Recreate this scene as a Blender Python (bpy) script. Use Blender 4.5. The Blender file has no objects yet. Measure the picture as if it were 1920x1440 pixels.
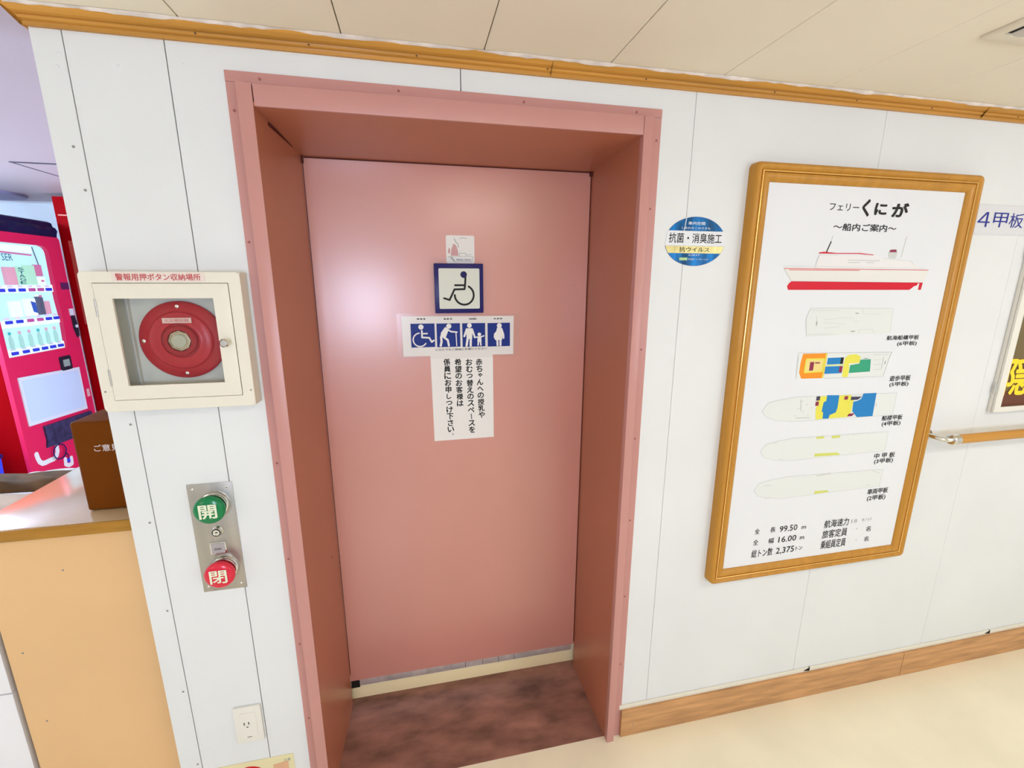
import bpy, bmesh, math, random
from mathutils import Vector, Matrix
random.seed(7)
S = bpy.context.scene
COL = S.collection
PI = math.pi

# ------------------------------------------------------------------ camera
cd = bpy.data.cameras.new('camera')
cam = bpy.data.objects.new('camera', cd); COL.objects.link(cam)
cd.sensor_fit = 'HORIZONTAL'; cd.sensor_width = 36.0
cd.lens = 36.0 * 844.556 / 1920.0
cd.clip_start = 0.02
rx, ry, rz = -0.22440866, -0.0019781, -0.2106162
M = Matrix.Rotation(rz, 4, 'Z') @ Matrix.Rotation(rx, 4, 'X') @ Matrix.Rotation(ry, 4, 'Y') @ Matrix.Rotation(PI/2, 4, 'X')
cam.matrix_world = Matrix.Translation((0, -1.2, 1.6)) @ M
S.camera = cam

# ------------------------------------------------------------------ world, lights, exposure
w = bpy.data.worlds.new('world'); S.world = w; w.use_nodes = True
bg = w.node_tree.nodes['Background']; bg.inputs[0].default_value = (1.0, 0.97, 0.93, 1); bg.inputs[1].default_value = 0.30
S.view_settings.view_transform = 'Standard'; S.view_settings.look = 'None'
S.view_settings.exposure = 0.03; S.view_settings.gamma = 1.0; S.view_settings.use_curve_mapping = False

def area(name, loc, rot, sx, sy, power, color):
    l = bpy.data.lights.new(name, 'AREA'); l.shape = 'RECTANGLE'; l.size = sx; l.size_y = sy
    l.energy = power; l.color = color
    o = bpy.data.objects.new(name, l); o.location = loc; o.rotation_euler = rot; COL.objects.link(o)
    return o
CEIL = 2.118
LC = 2.160                                   # lounge ceiling, a little higher
# daylight through the passage window opposite the door and one lounge window, plus added fills
area('daylight_passage_window', (-0.50, -3.14, 1.36), (PI/2, 0, 0), 0.50, 0.62, 28, (0.66, 0.76, 1.0))
area('passage_fill_right', (2.9, -3.14, 1.36), (PI/2, 0, 0), 1.3, 0.8, 25, (0.82, 0.90, 1.0))  # unseen fill added to brighten the passage ceiling and upper wall
area('passage_fill_left', (-2.95, -3.14, 1.36), (PI/2, 0, 0), 0.8, 0.8, 7, (1.0, 0.92, 0.80))  # unseen fill added on the left to lift and warm the wall
area('daylight_lounge_window', (-3.38, 0.75, 1.45), (PI/2, 0, -PI/2), 1.1, 0.8, 12, (0.60, 0.70, 1.0))
area('lounge_side_fill', (0.55, 1.75, 1.30), (PI/2, 0, PI/2), 1.3, 1.0, 48, (0.55, 0.70, 1.0))  # unseen fill added to light the vending machine front and lounge
# the ceiling lamps (emissive diffusers) are LAMP entries built with the ceiling: x, y, size x, size y, drop, strength, colour
LAMPS = [(0.43, -1.50, 0.50, 0.22, 0.070, 11.0, (1.0, 0.92, 0.80)), (2.4, -1.35, 1.10, 0.25, 0.075, 9.5, (1.0, 0.97, 0.93)),
         (-1.7, -1.5, 0.70, 0.25, 0.075, 3.2, (1.0, 0.86, 0.68)), (-2.80, 1.30, 0.25, 0.80, 0.20, 48.0, (0.55, 0.78, 1.0))]  # last entry is unseen, added to brighten the lounge far wall and ceiling

# ------------------------------------------------------------------ materials
MATS = {}
def lin(c):
    return tuple(((x/255)/12.92 if x/255 <= 0.04045 else (((x/255)+0.055)/1.055)**2.4) for x in c)
def mat(name, c, rough=0.5, metal=0.0, var=0.0, vscale=8.0, bump=0.0, bscale=60.0, coat=0.0, emis=0.0, emis_c=None, srgb=False, stretch=None, spec=0.2):
    if srgb: c = lin(c)
    m = bpy.data.materials.new(name); m.use_nodes = True
    nt = m.node_tree; b = nt.nodes['Principled BSDF']
    b.inputs['Base Color'].default_value = (*c, 1); b.inputs['Roughness'].default_value = rough
    b.inputs['Metallic'].default_value = metal; b.inputs['Coat Weight'].default_value = coat
    b.inputs['Coat Roughness'].default_value = 0.12
    b.inputs['Specular IOR Level'].default_value = spec
    if emis:
        b.inputs['Emission Color'].default_value = (*(emis_c or c), 1); b.inputs['Emission Strength'].default_value = emis
    if var or bump:
        tc = nt.nodes.new('ShaderNodeTexCoord'); mp = nt.nodes.new('ShaderNodeMapping')
        geo = nt.nodes.new('ShaderNodeNewGeometry')
        nt.links.new(geo.outputs['Position'], mp.inputs[0])
        if stretch: mp.inputs['Scale'].default_value = stretch
    if var:
        n = nt.nodes.new('ShaderNodeTexNoise'); n.inputs['Scale'].default_value = vscale; n.inputs['Detail'].default_value = 5
        r = nt.nodes.new('ShaderNodeValToRGB')
        r.color_ramp.elements[0].position = 0.3; r.color_ramp.elements[1].position = 0.7
        r.color_ramp.elements[0].color = (*[x*(1-var) for x in c], 1)
        r.color_ramp.elements[1].color = (*[min(1, x*(1+var*0.5)) for x in c], 1)
        nt.links.new(mp.outputs[0], n.inputs['Vector']); nt.links.new(n.outputs['Fac'], r.inputs[0])
        nt.links.new(r.outputs[0], b.inputs['Base Color'])
    if bump:
        n2 = nt.nodes.new('ShaderNodeTexNoise'); n2.inputs['Scale'].default_value = bscale; n2.inputs['Detail'].default_value = 4
        bp = nt.nodes.new('ShaderNodeBump'); bp.inputs['Strength'].default_value = bump; bp.inputs['Distance'].default_value = 0.002
        nt.links.new(mp.outputs[0], n2.inputs['Vector']); nt.links.new(n2.outputs['Fac'], bp.inputs['Height'])
        nt.links.new(bp.outputs[0], b.inputs['Normal'])
    return m
def glass(name, tint=(1, 1, 1), mix=0.10, rough=0.03):
    m = bpy.data.materials.new(name); m.use_nodes = True; nt = m.node_tree; nt.nodes.clear()
    o = nt.nodes.new('ShaderNodeOutputMaterial'); t = nt.nodes.new('ShaderNodeBsdfTransparent'); g = nt.nodes.new('ShaderNodeBsdfGlossy')
    t.inputs[0].default_value = (*tint, 1); g.inputs['Roughness'].default_value = rough
    x = nt.nodes.new('ShaderNodeMixShader'); x.inputs[0].default_value = mix
    nt.links.new(t.outputs[0], x.inputs[1]); nt.links.new(g.outputs[0], x.inputs[2]); nt.links.new(x.outputs[0], o.inputs[0])
    return m

wall_m = mat('wall_paint', (0.775, 0.785, 0.785), 0.45, var=0.03, vscale=3, bump=0.06, bscale=35)
backing_m = mat('joint_backing', (0.08, 0.075, 0.07), 0.8)  # dark tone seen through the panel joints
joint_pale_m = mat('joint_filler', (0.42, 0.42, 0.40), 0.8)
ceil_m = mat('ceiling_panel', (0.93, 0.84, 0.68), 0.55, var=0.03, vscale=2)
lounge_ceil_m = mat('lounge_ceiling', (0.58, 0.49, 0.53), 0.5, var=0.03, vscale=2)
floor_m = mat('cream_lino', (0.95, 0.87, 0.66), 0.32, spec=0.5, var=0.06, vscale=4, bump=0.03, bscale=90)
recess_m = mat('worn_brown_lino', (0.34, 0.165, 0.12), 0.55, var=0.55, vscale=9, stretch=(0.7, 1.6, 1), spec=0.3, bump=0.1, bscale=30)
lining_m = mat('pink_enamel_warm_shade', (0.46, 0.160, 0.090), 0.34, spec=0.5, var=0.05, vscale=3, bump=0.03, bscale=25)  # casing pink with the recess's warm bounce and shade put into the colour
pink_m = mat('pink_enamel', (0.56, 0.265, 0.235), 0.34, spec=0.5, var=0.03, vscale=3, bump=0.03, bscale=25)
door_m = mat('pink_enamel_door', (0.60, 0.245, 0.195), 0.40, var=0.03, vscale=3, coat=1.0, spec=0.9)
door_m.node_tree.nodes['Principled BSDF'].inputs['Coat Roughness'].default_value = 0.23
pinkdark_m = mat('pink_gap_dark', (0.10, 0.02, 0.015), 0.6)  # dark tone of the casing gaps and seams
steel_m = mat('brushed_steel', (0.46, 0.43, 0.39), 0.38, 0.9, var=0.12, vscale=40, stretch=(1, 1, 0.05))
rail_steel_m = mat('door_rail_steel', (0.80, 0.79, 0.77), 0.30, 0.65, var=0.3, vscale=15)
chrome_m = mat('chrome', (0.75, 0.75, 0.73), 0.12, 1.0)
wood_m = mat('honey_wood', (0.60, 0.28, 0.05), 0.38, var=0.22, vscale=6, stretch=(0.3, 1, 14), coat=0.1)
woodv_m = mat('honey_wood_upright', (0.54, 0.25, 0.035), 0.42, var=0.14, vscale=5, stretch=(9, 9, 0.6), coat=0.2)
base_m = mat('baseboard_wood', (0.60, 0.32, 0.14), 0.5, var=0.28, vscale=10, stretch=(0.6, 1, 5))
gold_m = mat('gilt_bead', (0.85, 0.55, 0.18), 0.22, 0.8)
white_m = mat('white_plastic', (0.80, 0.77, 0.70), 0.35)
cream_m = mat('cream_enamel', (0.80, 0.75, 0.64), 0.35)
creaminner_m = mat('cabinet_inside', (0.62, 0.62, 0.59), 0.5)
paper_m = mat('white_paper', (0.84, 0.82, 0.79), 0.5)
poster_m = mat('poster_paper', (0.79, 0.80, 0.83), 0.35)
ink_m = mat('black_ink', (0.015, 0.013, 0.012), 0.5)
greyink_m = mat('grey_ink', (0.40, 0.42, 0.40), 0.5)
paleink_m = mat('pale_grey_ink', (0.62, 0.64, 0.62), 0.5)
palefill_m = mat('pale_hull_ink', (0.765, 0.785, 0.765), 0.5)
redink_m = mat('red_ink', (0.66, 0.01, 0.03), 0.4)
labelred_m = mat('faded_red_ink', (0.55, 0.10, 0.10), 0.5)
yellowink_m = mat('yellow_ink', (0.80, 0.74, 0.10), 0.4)
blueink_m = mat('blue_ink', (0.02, 0.22, 0.55), 0.4)
greenink_m = mat('green_ink', (0.04, 0.36, 0.20), 0.4)
orangeink_m = mat('orange_ink', (0.90, 0.30, 0.02), 0.4)
maroonink_m = mat('maroon_ink', (0.28, 0.03, 0.08), 0.4)
navyink_m = mat('navy_ink', (0.012, 0.03, 0.22), 0.4)
navy_m = mat('navy_plastic', (0.015, 0.012, 0.12), 0.3)
signwhite_m = mat('sign_face', (0.72, 0.74, 0.66), 0.18)
laminate_m = glass('laminate_film', (0.99, 0.985, 0.985), 0.025, 0.2)
glass_m = glass('cabinet_glass', (0.97, 0.98, 0.97), 0.025, 0.05)
bell_m = mat('red_bell_enamel', (0.46, 0.008, 0.02), 0.3, spec=0.3)
belldark_m = mat('dark_red_bell', (0.33, 0.005, 0.012), 0.3, spec=0.3)
green_m = mat('green_button', (0.0, 0.20, 0.06), 0.25, coat=0.4)
redbtn_m = mat('red_button', (0.72, 0.02, 0.05), 0.25, coat=0.4)
btntext_m = mat('button_lettering', (0.78, 0.82, 0.62), 0.4)
dark_m = mat('dark_hole', (0.012, 0.011, 0.010), 0.6)
screw_m = mat('painted_screw', (0.30, 0.28, 0.25), 0.5)
pinkscrew_m = mat('pink_screw', (0.36, 0.13, 0.11), 0.4)
counter_m = mat('peach_laminate', (0.79, 0.50, 0.25), 0.40, var=0.05, vscale=3)
ctop_m = mat('counter_laminate', (0.66, 0.47, 0.26), 0.10, var=0.08, vscale=5, coat=1.0)
ctop_m.node_tree.nodes['Principled BSDF'].inputs['Coat IOR'].default_value = 3.2
ctopedge_m = mat('counter_wood_edge', (0.42, 0.20, 0.03), 0.3, var=0.2, vscale=8, stretch=(1, 1, 8))
brownbox_m = mat('brown_vinyl', (0.15, 0.038, 0.002), 0.5, bump=0.05, bscale=150, spec=0.05)
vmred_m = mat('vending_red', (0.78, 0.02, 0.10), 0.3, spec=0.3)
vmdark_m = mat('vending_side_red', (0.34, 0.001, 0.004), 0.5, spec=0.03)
vmwhite_m = mat('vending_white', (0.75, 0.78, 0.85), 0.4)
vmblack_m = mat('vending_black', (0.02, 0.02, 0.035), 0.3)
vmblue_m = mat('vending_button_blue', (0.03, 0.05, 0.60), 0.3, emis=0.15)
vmpink_m = mat('vending_button_pink', (0.62, 0.10, 0.35), 0.3)
def lit(name, c, e): return mat(name, tuple(x*0.35 for x in c), 0.5, emis=e*0.80, emis_c=c)
lit_m = lit('lit_display_back', (0.48, 0.80, 0.95), 1.15)
lit_w_m = lit('lit_display_white', (0.80, 0.92, 1.0), 1.05)
litbot_m = lit('clear_bottle', (0.45, 0.78, 0.72), 0.75)
litcap_m = lit('teal_cap', (0.05, 0.62, 0.62), 0.6)
litpinkcap_m = lit('pink_cap', (0.90, 0.45, 0.60), 0.7)
litpink_m = lit('pink_pack', (0.85, 0.25, 0.50), 0.55)
litgreen_m = lit('pale_green_pack', (0.50, 0.90, 0.70), 0.8)
litblue_m = lit('blue_pack', (0.06, 0.16, 0.75), 0.5)
litgrey_m = lit('grey_pack', (0.20, 0.22, 0.35), 0.3)
litink_m = lit('teal_print', (0.05, 0.30, 0.45), 0.1)
navycloth_m = mat('navy_cover', (0.008, 0.010, 0.055), 0.45)
lwall_m = mat('lounge_wall', (0.80, 0.85, 0.90), 0.5)
cloth_m = mat('brown_cloth', (0.13, 0.062, 0.018), 0.7, var=0.5, vscale=14)
paperbag_m = mat('tan_paper', (0.58, 0.43, 0.30), 0.7, var=0.15, vscale=10)
whitecab_m = mat('white_laminate', (0.86, 0.85, 0.88), 0.35)
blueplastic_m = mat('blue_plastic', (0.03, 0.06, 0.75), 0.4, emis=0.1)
sealant_m = mat('pale_sealant', (0.86, 0.76, 0.70), 0.6, var=0.25, vscale=25, stretch=(1, 1, 1))
postbrown_m = mat('case_backing_olive', (0.20, 0.13, 0.05), 0.5)
postbrown2_m = mat('case_backing_maroon', (0.16, 0.035, 0.01), 0.5)
glowy_m = mat('glowing_yellow_lettering', (0.90, 0.60, 0.01), 0.4, emis=0.35)
glowp_m = mat('pink_lettering_edge', (0.85, 0.40, 0.38), 0.4)

# ------------------------------------------------------------------ object helpers
WL = {}
def obj(name, bm, m, parent=None, smooth=False, origin=None):
    me = bpy.data.meshes.new(name)
    bmesh.ops.recalc_face_normals(bm, faces=bm.faces)
    vs = [v.co for v in bm.verts]
    c = Vector([(min(v[i] for v in vs)+max(v[i] for v in vs))/2 for i in range(3)]) if origin is None else Vector(origin)
    bmesh.ops.translate(bm, verts=bm.verts, vec=-c)
    bm.to_mesh(me); bm.free()
    if smooth:
        for p in me.polygons: p.use_smooth = True
        try: me.set_sharp_from_angle(angle=math.radians(40))
        except Exception: pass
    me.materials.append(m)
    o = bpy.data.objects.new(name, me); COL.objects.link(o)
    WL[o.name] = c
    if parent is not None:
        o.parent = parent; o.location = c - WL[parent.name]
    else: o.location = c
    return o
def tag(o, label, cat, group=None):
    o['label'] = label; o['category'] = cat
    if group: o['group'] = group
    return o
def thing(name, loc, label, cat, group=None):
    o = bpy.data.objects.new(name, None); COL.objects.link(o); o.empty_display_size = 0.05
    o.location = loc; WL[o.name] = Vector(loc)
    return tag(o, label, cat, group)
def setting(name, loc=(0, 0, 0)):
    o = bpy.data.objects.new(name, None); COL.objects.link(o); o.empty_display_size = 0.05
    o.location = loc; WL[o.name] = Vector(loc); o['kind'] = 'structure'
    return o
def part_label(o, s): o['label'] = s; return o

class Pl:                                  # a local frame: u to the right, v up, n towards the viewer of that face
    def __init__(s, o, u, v, n): s.o, s.u, s.v, s.n = Vector(o), Vector(u), Vector(v), Vector(n)
    def p(s, a, b, c=0): return s.o + s.u*a + s.v*b + s.n*c
WALL = Pl((0, 0, 0), (1, 0, 0), (0, 0, 1), (0, -1, 0))
DOOR = Pl((0, 0.32, 0), (1, 0, 0), (0, 0, 1), (0, -1, 0))
VM = Pl((-2.3, 0, 0), (0, 1, 0), (0, 0, 1), (1, 0, 0))
TOP = Pl((0, 0, 0), (1, 0, 0), (0, 1, 0), (0, 0, 1))

def add_prism(bm, pl, pts, n0, n1):
    a = [bm.verts.new(pl.p(x, y, n0)) for x, y in pts]; b = [bm.verts.new(pl.p(x, y, n1)) for x, y in pts]
    bm.faces.new(a[::-1]); bm.faces.new(b)
    k = len(pts)
    for i in range(k): bm.faces.new((a[i], a[(i+1) % k], b[(i+1) % k], b[i]))
def add_box(bm, pl, u0, u1, v0, v1, n0, n1): add_prism(bm, pl, [(u0, v0), (u1, v0), (u1, v1), (u0, v1)], n0, n1)
def rrect(u0, u1, v0, v1, r, k=5):
    out = []
    for cx, cy, a0 in ((u1-r, v0+r, -PI/2), (u1-r, v1-r, 0), (u0+r, v1-r, PI/2), (u0+r, v0+r, PI)):
        for i in range(k+1):
            a = a0 + PI/2*i/k; out.append((cx+r*math.cos(a), cy+r*math.sin(a)))
    return out
def circ(cx, cy, r, k=32, ry=None, a0=0, a1=2*PI):
    ry = ry or r; full = abs(a1-a0-2*PI) < 1e-6
    n = k if full else k+1
    return [(cx+r*math.cos(a0+(a1-a0)*i/k), cy+ry*math.sin(a0+(a1-a0)*i/k)) for i in range(n)]
def bevel(bm, off, seg=2):
    bmesh.ops.bevel(bm, geom=list(bm.edges), offset=off, segments=seg, profile=0.6, affect='EDGES')
def box(name, pl, u0, u1, v0, v1, n0, n1, m, parent=None, bev=0, seg=2):
    bm = bmesh.new(); add_box(bm, pl, u0, u1, v0, v1, n0, n1)
    if bev: bevel(bm, bev, seg)
    return obj(name, bm, m, parent, smooth=bev > 0)
def prism(name, pl, pts, n0, n1, m, parent=None, bev=0):
    bm = bmesh.new(); add_prism(bm, pl, pts, n0, n1)
    if bev:
        es = [e for e in bm.edges if any(len(f.verts) > 4 or True for f in e.link_faces)]
        bmesh.ops.bevel(bm, geom=es, offset=bev, segments=1, affect='EDGES')
    return obj(name, bm, m, parent)
def add_lathe(bm, pl, cu, cv, prof, k=32):
    rings = []
    for r, n in prof:
        if r < 1e-6: rings.append([bm.verts.new(pl.p(cu, cv, n))])
        else: rings.append([bm.verts.new(pl.p(cu+r*math.cos(2*PI*i/k), cv+r*math.sin(2*PI*i/k), n)) for i in range(k)])
    for a, b in zip(rings, rings[1:]):
        for i in range(k):
            j = (i+1) % k
            if len(a) == 1 and len(b) == 1: continue
            if len(a) == 1: bm.faces.new((a[0], b[i], b[j]))
            elif len(b) == 1: bm.faces.new((a[i], a[j], b[0]))
            else: bm.faces.new((a[i], a[j], b[j], b[i]))
def lathe(name, pl, cu, cv, prof, m, parent=None, k=32):
    bm = bmesh.new(); add_lathe(bm, pl, cu, cv, prof, k)
    return obj(name, bm, m, parent, smooth=True)
def add_frame(bm, pl, o, i, n0, n1, ro=0.0):        # rectangular ring, o and i = (u0,u1,v0,v1)
    def ring(q, n): return [bm.verts.new(pl.p(a, b, n)) for a, b in ((q[0], q[2]), (q[1], q[2]), (q[1], q[3]), (q[0], q[3]))]
    a, b, c, d = ring(o, n0), ring(o, n1), ring(i, n1), ring(i, n0)
    for p, q in ((a, b), (b, c), (c, d), (d, a)):
        for k in range(4):
            l = (k+1) % 4; bm.faces.new((p[k], p[l], q[l], q[k]))
def frame(name, pl, o, i, n0, n1, m, parent=None, bev=0):
    bm = bmesh.new(); add_frame(bm, pl, o, i, n0, n1)
    if bev: bevel(bm, bev, 2)
    return obj(name, bm, m, parent, smooth=bev > 0)
def add_stroke(bm, pl, pts, wd, n0, n1, caps=True):
    for kk, ((a, b), (c, d)) in enumerate(zip(pts, pts[1:])):
        L = math.hypot(c-a, d-b)
        if L < 1e-7: continue
        x, y = -(d-b)/L*wd/2, (c-a)/L*wd/2
        add_prism(bm, pl, [(a+x, b+y), (a-x, b-y), (c-x, d-y), (c+x, d+y)], n0, n1+(kk % 2)*0.00004)
    if caps:
        for k, (a, b) in enumerate(pts): add_prism(bm, pl, circ(a, b, wd/2, 12), n0, n1+0.00008+0.00004*(k % 2))
def stroke(name, pl, pts, wd, n0, n1, m, parent=None, caps=True):
    bm = bmesh.new(); add_stroke(bm, pl, pts, wd, n0, n1, caps); return obj(name, bm, m, parent)
def add_tube(bm, pts, r, k=14, cap=True):
    pts = [Vector(p) for p in pts]; rings = []
    for i, p in enumerate(pts):
        t = (pts[min(i+1, len(pts)-1)] - pts[max(i-1, 0)]).normalized()
        up = Vector((0, 0, 1)) if abs(t.z) < 0.9 else Vector((1, 0, 0))
        x = t.cross(up).normalized(); y = x.cross(t)
        rr = r[i] if isinstance(r, (list, tuple)) else r
        rings.append([bm.verts.new(p + x*rr*math.cos(2*PI*j/k) + y*rr*math.sin(2*PI*j/k)) for j in range(k)])
    for a, b in zip(rings, rings[1:]):
        for j in range(k): bm.faces.new((a[j], a[(j+1) % k], b[(j+1) % k], b[j]))
    if cap: bm.faces.new(rings[0][::-1]); bm.faces.new(rings[-1])
def tube(name, pts, r, m, parent=None, k=14):
    bm = bmesh.new(); add_tube(bm, pts, r, k); return obj(name, bm, m, parent, smooth=True)
def dup(o, dloc=None, parent='same', name=None):
    c = o.copy(); COL.objects.link(c)
    if parent != 'same': c.parent = parent
    if dloc is not None: c.location = o.location + Vector(dloc)
    WL[c.name] = (WL[c.parent.name] if c.parent else Vector((0, 0, 0))) + c.location
    return c
def dup_tree(o, dloc):
    c = dup(o, dloc); 
    for ch in list(o.children):
        d = ch.copy(); COL.objects.link(d); d.parent = c; WL[d.name] = WL[c.name] + d.location
    return c

# lettering: glyphs become one mesh fitted into the box (u0,u1,v0,v1) on a plane
_tc = bpy.data.curves.new('lettering_source', 'FONT'); _to = bpy.data.objects.new('lettering_source', _tc); COL.objects.link(_to)
_tc.resolution_u = 2
def glyphs(txt, bold=0.0):
    _tc.body = txt
    dg = bpy.context.evaluated_depsgraph_get(); dg.update()
    me = bpy.data.meshes.new_from_object(_to.evaluated_get(dg))
    vs = [v.co.copy() for v in me.vertices]; fs = [tuple(p.vertices) for p in me.polygons]
    bpy.data.meshes.remove(me); return vs, fs
def add_text(bm, pl, txt, u0, u1, v0, v1, n, bold=0.0, keep=False, skew=0.0):
    vs, fs = glyphs(txt, bold)
    if not vs: return
    x0, x1 = min(v.x for v in vs), max(v.x for v in vs); y0, y1 = min(v.y for v in vs), max(v.y for v in vs)
    sx, sy = (u1-u0)/(x1-x0), (v1-v0)/(y1-y0)
    if keep:
        s = min(sx, sy); sx = sy = s
        du = (u1-u0-s*(x1-x0))/2; dv = (v1-v0-s*(y1-y0))/2
    else: du = dv = 0
    e = bold*0.9                         # strokes are thickened by shifted copies of the glyph
    sh = [(0, 0)] if e < 0.004 else ([(-e, 0), (e, 0), (0, e), (0, -e)] if e < 0.02 else [(-e, 0), (e, 0), (0, e), (0, -e), (-e*.7, -e*.7), (e*.7, e*.7), (-e*.7, e*.7), (e*.7, -e*.7)])
    for kk, (ex, ey) in enumerate(sh):
        nv = [bm.verts.new(pl.p(u0+du+(v.x+ex-x0)*sx+(v.y-y0)*sy*skew, v0+dv+(v.y+ey-y0)*sy, n+kk*0.00004)) for v in vs]
        for f in fs:
            try: bm.faces.new([nv[i] for i in f])
            except ValueError: pass
def text(name, pl, txt, u0, u1, v0, v1, n, m, parent, bold=0.012, keep=False, skew=0.0):
    bm = bmesh.new(); add_text(bm, pl, txt, u0, u1, v0, v1, n, bold, keep, skew)
    return obj(name, bm, m, parent)
def quadmap(q):                             # unit square -> quad q (bl, br, tr, tl)
    def f(s, t):
        return ((q[0][0]*(1-s)+q[1][0]*s)*(1-t)+(q[3][0]*(1-s)+q[2][0]*s)*t, (q[0][1]*(1-s)+q[1][1]*s)*(1-t)+(q[3][1]*(1-s)+q[2][1]*s)*t)
    return f

# ------------------------------------------------------------------ SETTING: front wall of panels
XL, XR = -0.717, 4.6
wf = setting('wall_front')
T = 0.012; G = 0.0009; ZT = CEIL
DL, DR, DT = -0.345, 0.632, 2.000           # rough opening hidden behind the frame flange
def panel(pts):
    bm = bmesh.new(); add_prism(bm, WALL, pts, -T, 0.0)
    bmesh.ops.bevel(bm, geom=[e for e in bm.edges if abs(e.verts[0].co.y) < 1e-6 and abs(e.verts[1].co.y) < 1e-6], offset=0.0010, segments=1, affect='EDGES')
    return obj('panel', bm, wall_m, wf)
J = [-0.667, -0.486, 0.1307, 0.7545, 1.377, 2.000, 2.622, 3.245, 3.868, 4.6]
panel([(XL, 0), (J[0]-G, 0), (J[0]-G, ZT), (XL, ZT)])
panel([(J[0]+G, 0), (J[1]-G, 0), (J[1]-G, ZT), (J[0]+G, ZT)])
panel([(J[1]+G, 0), (DL, 0), (DL, DT), (J[2]-G, DT), (J[2]-G, ZT), (J[1]+G, ZT)])
panel([(J[2]+G, DT), (DR, DT), (DR, 0), (J[3]-G*0.6, 0), (J[3]-G*0.6, ZT), (J[2]+G, ZT)])
for a, b in zip(J[3:], J[4:]): panel([(a+G*0.5, 0), (b-G*0.5, 0), (b-G*0.5, ZT), (a+G*0.5, ZT)])
bm = bmesh.new()
add_box(bm, WALL, XL+0.001, DL, 0, LC, -0.36, -T); add_box(bm, WALL, DR, 0.70, 0, LC, -0.36, -T); add_box(bm, WALL, DL, DR, DT, LC, -0.36, -T)
obj('wall_core', bm, backing_m, wf)
bm = bmesh.new(); add_box(bm, WALL, 0.70, XR, 0, ZT, -0.10, -T); obj('wall_core', bm, joint_pale_m, wf)
# face of the wall end towards the lounge
bm = bmesh.new(); add_box(bm, WALL, XL-0.004, XL+0.001, 0, LC, -0.36, -0.0); obj('end_panel', bm, wall_m, wf)
# screws of the corner strip and beside it
def screw(pl, u, v, parent, m=screw_m, r=0.0030, n=0.0, name='screw'):
    bm = bmesh.new(); add_lathe(bm, pl, u, v, [(r, n), (r, n+0.0008), (r*0.7, n+0.0014), (0, n+0.0015)], 10)
    o = obj(name, bm, m, parent, smooth=True); return o
for u, v in [(-0.678, 2.045), (-0.685, 2.022), (-0.578, 2.033), (-0.454, 2.045), (-0.684, 1.873), (-0.678, 1.788), (-0.679, 1.263),
             (-0.679, 1.003), (-0.678, 0.745), (-0.678, 0.484), (-0.677, 0.227)]:
    screw(WALL, u, v, wf, m=screw_m if v < 1.9 else wall_m, r=0.0028 if v < 1.9 else 0.0036)
# small dark wedge marks above the baseboard
for u in (1.4364, 2.3628):
    prism('corner_clip', WALL, [(u-0.016, 0.119), (u+0.012, 0.115), (u+0.012, 0.131)], 0.0, 0.006, dark_m, wf)

# crown moulding (mitred round the corner into the lounge)
tr = setting('trim_1', (0, 0, 2.09))
prof = [(0.000, 2.0875), (0.0075, 2.0875), (0.0085, 2.0935), (0.0060, 2.0945), (0.0065, 2.0960), (0.0120, 2.0985), (0.0135, 2.1020),
        (0.0105, 2.1030), (0.0110, 2.1045), (0.0200, 2.1075), (0.0265, 2.1130), (0.0300, 2.1170), (0.0300, CEIL)]
segs = [(XL, 0.35), (0.35, 1.72), (1.72, XR)]
for i, (a, b) in enumerate(segs):
    bm = bmesh.new(); A = []; B = []
    for y, z in prof:
        A.append(bm.verts.new(((XL - y) if i == 0 else a+0.0001, -y, z))); B.append(bm.verts.new((b-0.0001, -y, z)))
    for k in range(len(prof)-1): bm.faces.new((A[k], B[k], B[k+1], A[k+1]))
    bm.faces.new(A); bm.faces.new(B[::-1]); obj('moulding', bm, wood_m, tr)
bm = bmesh.new(); A = []; B = []
for y, z in prof:
    A.append(bm.verts.new((XL - y - 0.0045, -y, z))); B.append(bm.verts.new((XL - y - 0.0045, 0.36, z)))
for k in range(len(prof)-1): bm.faces.new((A[k], B[k], B[k+1], A[k+1]))
bm.faces.new(A); bm.faces.new(B[::-1]); obj('moulding', bm, wood_m, tr)
for u in (-0.42, -0.20, 0.03, 0.34, 0.60, 0.98, 1.25, 1.52, 1.86):
    bm = bmesh.new(); add_lathe(bm, Pl((0, -0.0130, 0), (1, 0, 0), (0, 0, 1), (0, -1, 0)), u, 2.1005, [(0.0022, 0), (0.0018, 0.001), (0, 0.0012)], 8); obj('nail', bm, mat('nail_head', (0.12, 0.07, 0.03), 0.6) if 'nail_head' not in bpy.data.materials else bpy.data.materials['nail_head'], tr)
# wobbly sealant bead between crown and ceiling
bm = bmesh.new(); n = 260; rows = []
for i in range(n+1):
    x = XL - 0.02 + (XR - XL)*i/n
    t = 0.0048*(0.7 + 0.5*math.sin(x*9.1)*math.sin(x*23+1) + random.uniform(-0.25, 0.35)); 
    rows.append([bm.verts.new(c) for c in ((x, -0.0285, CEIL-0.001-t*0.9), (x, -0.0315-t*0.3, CEIL-t*0.8), (x, -0.033-t*0.9, CEIL-0.0006), (x, -0.0285, CEIL))])
for a, b in zip(rows, rows[1:]):
    for k in range(3): bm.faces.new((a[k], b[k], b[k+1], a[k+1]))
obj('sealant_bead', bm, sealant_m, tr, smooth=True)

# baseboard boards and pale strip above
bb = setting('baseboard_front', (0.7, 0, 0))
for a, b in ((0.655, 1.905), (1.907, 3.2), (3.202, XR)):
    box('board', WALL, a, b, 0.0, 0.112, 0.0005, 0.013, base_m, bb, bev=0.0015)
for u in (0.700, 1.15, 1.62): screw(WALL, u, 0.045, bb, m=screw_m, n=0.013, r=0.0025, name='nail')
ts = setting('trim_2', (0.7, 0, 0.12))
box('strip', WALL, 0.648, XR, 0.1125, 0.130, 0.0003, 0.005, cream_m, ts, bev=0.001)

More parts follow.
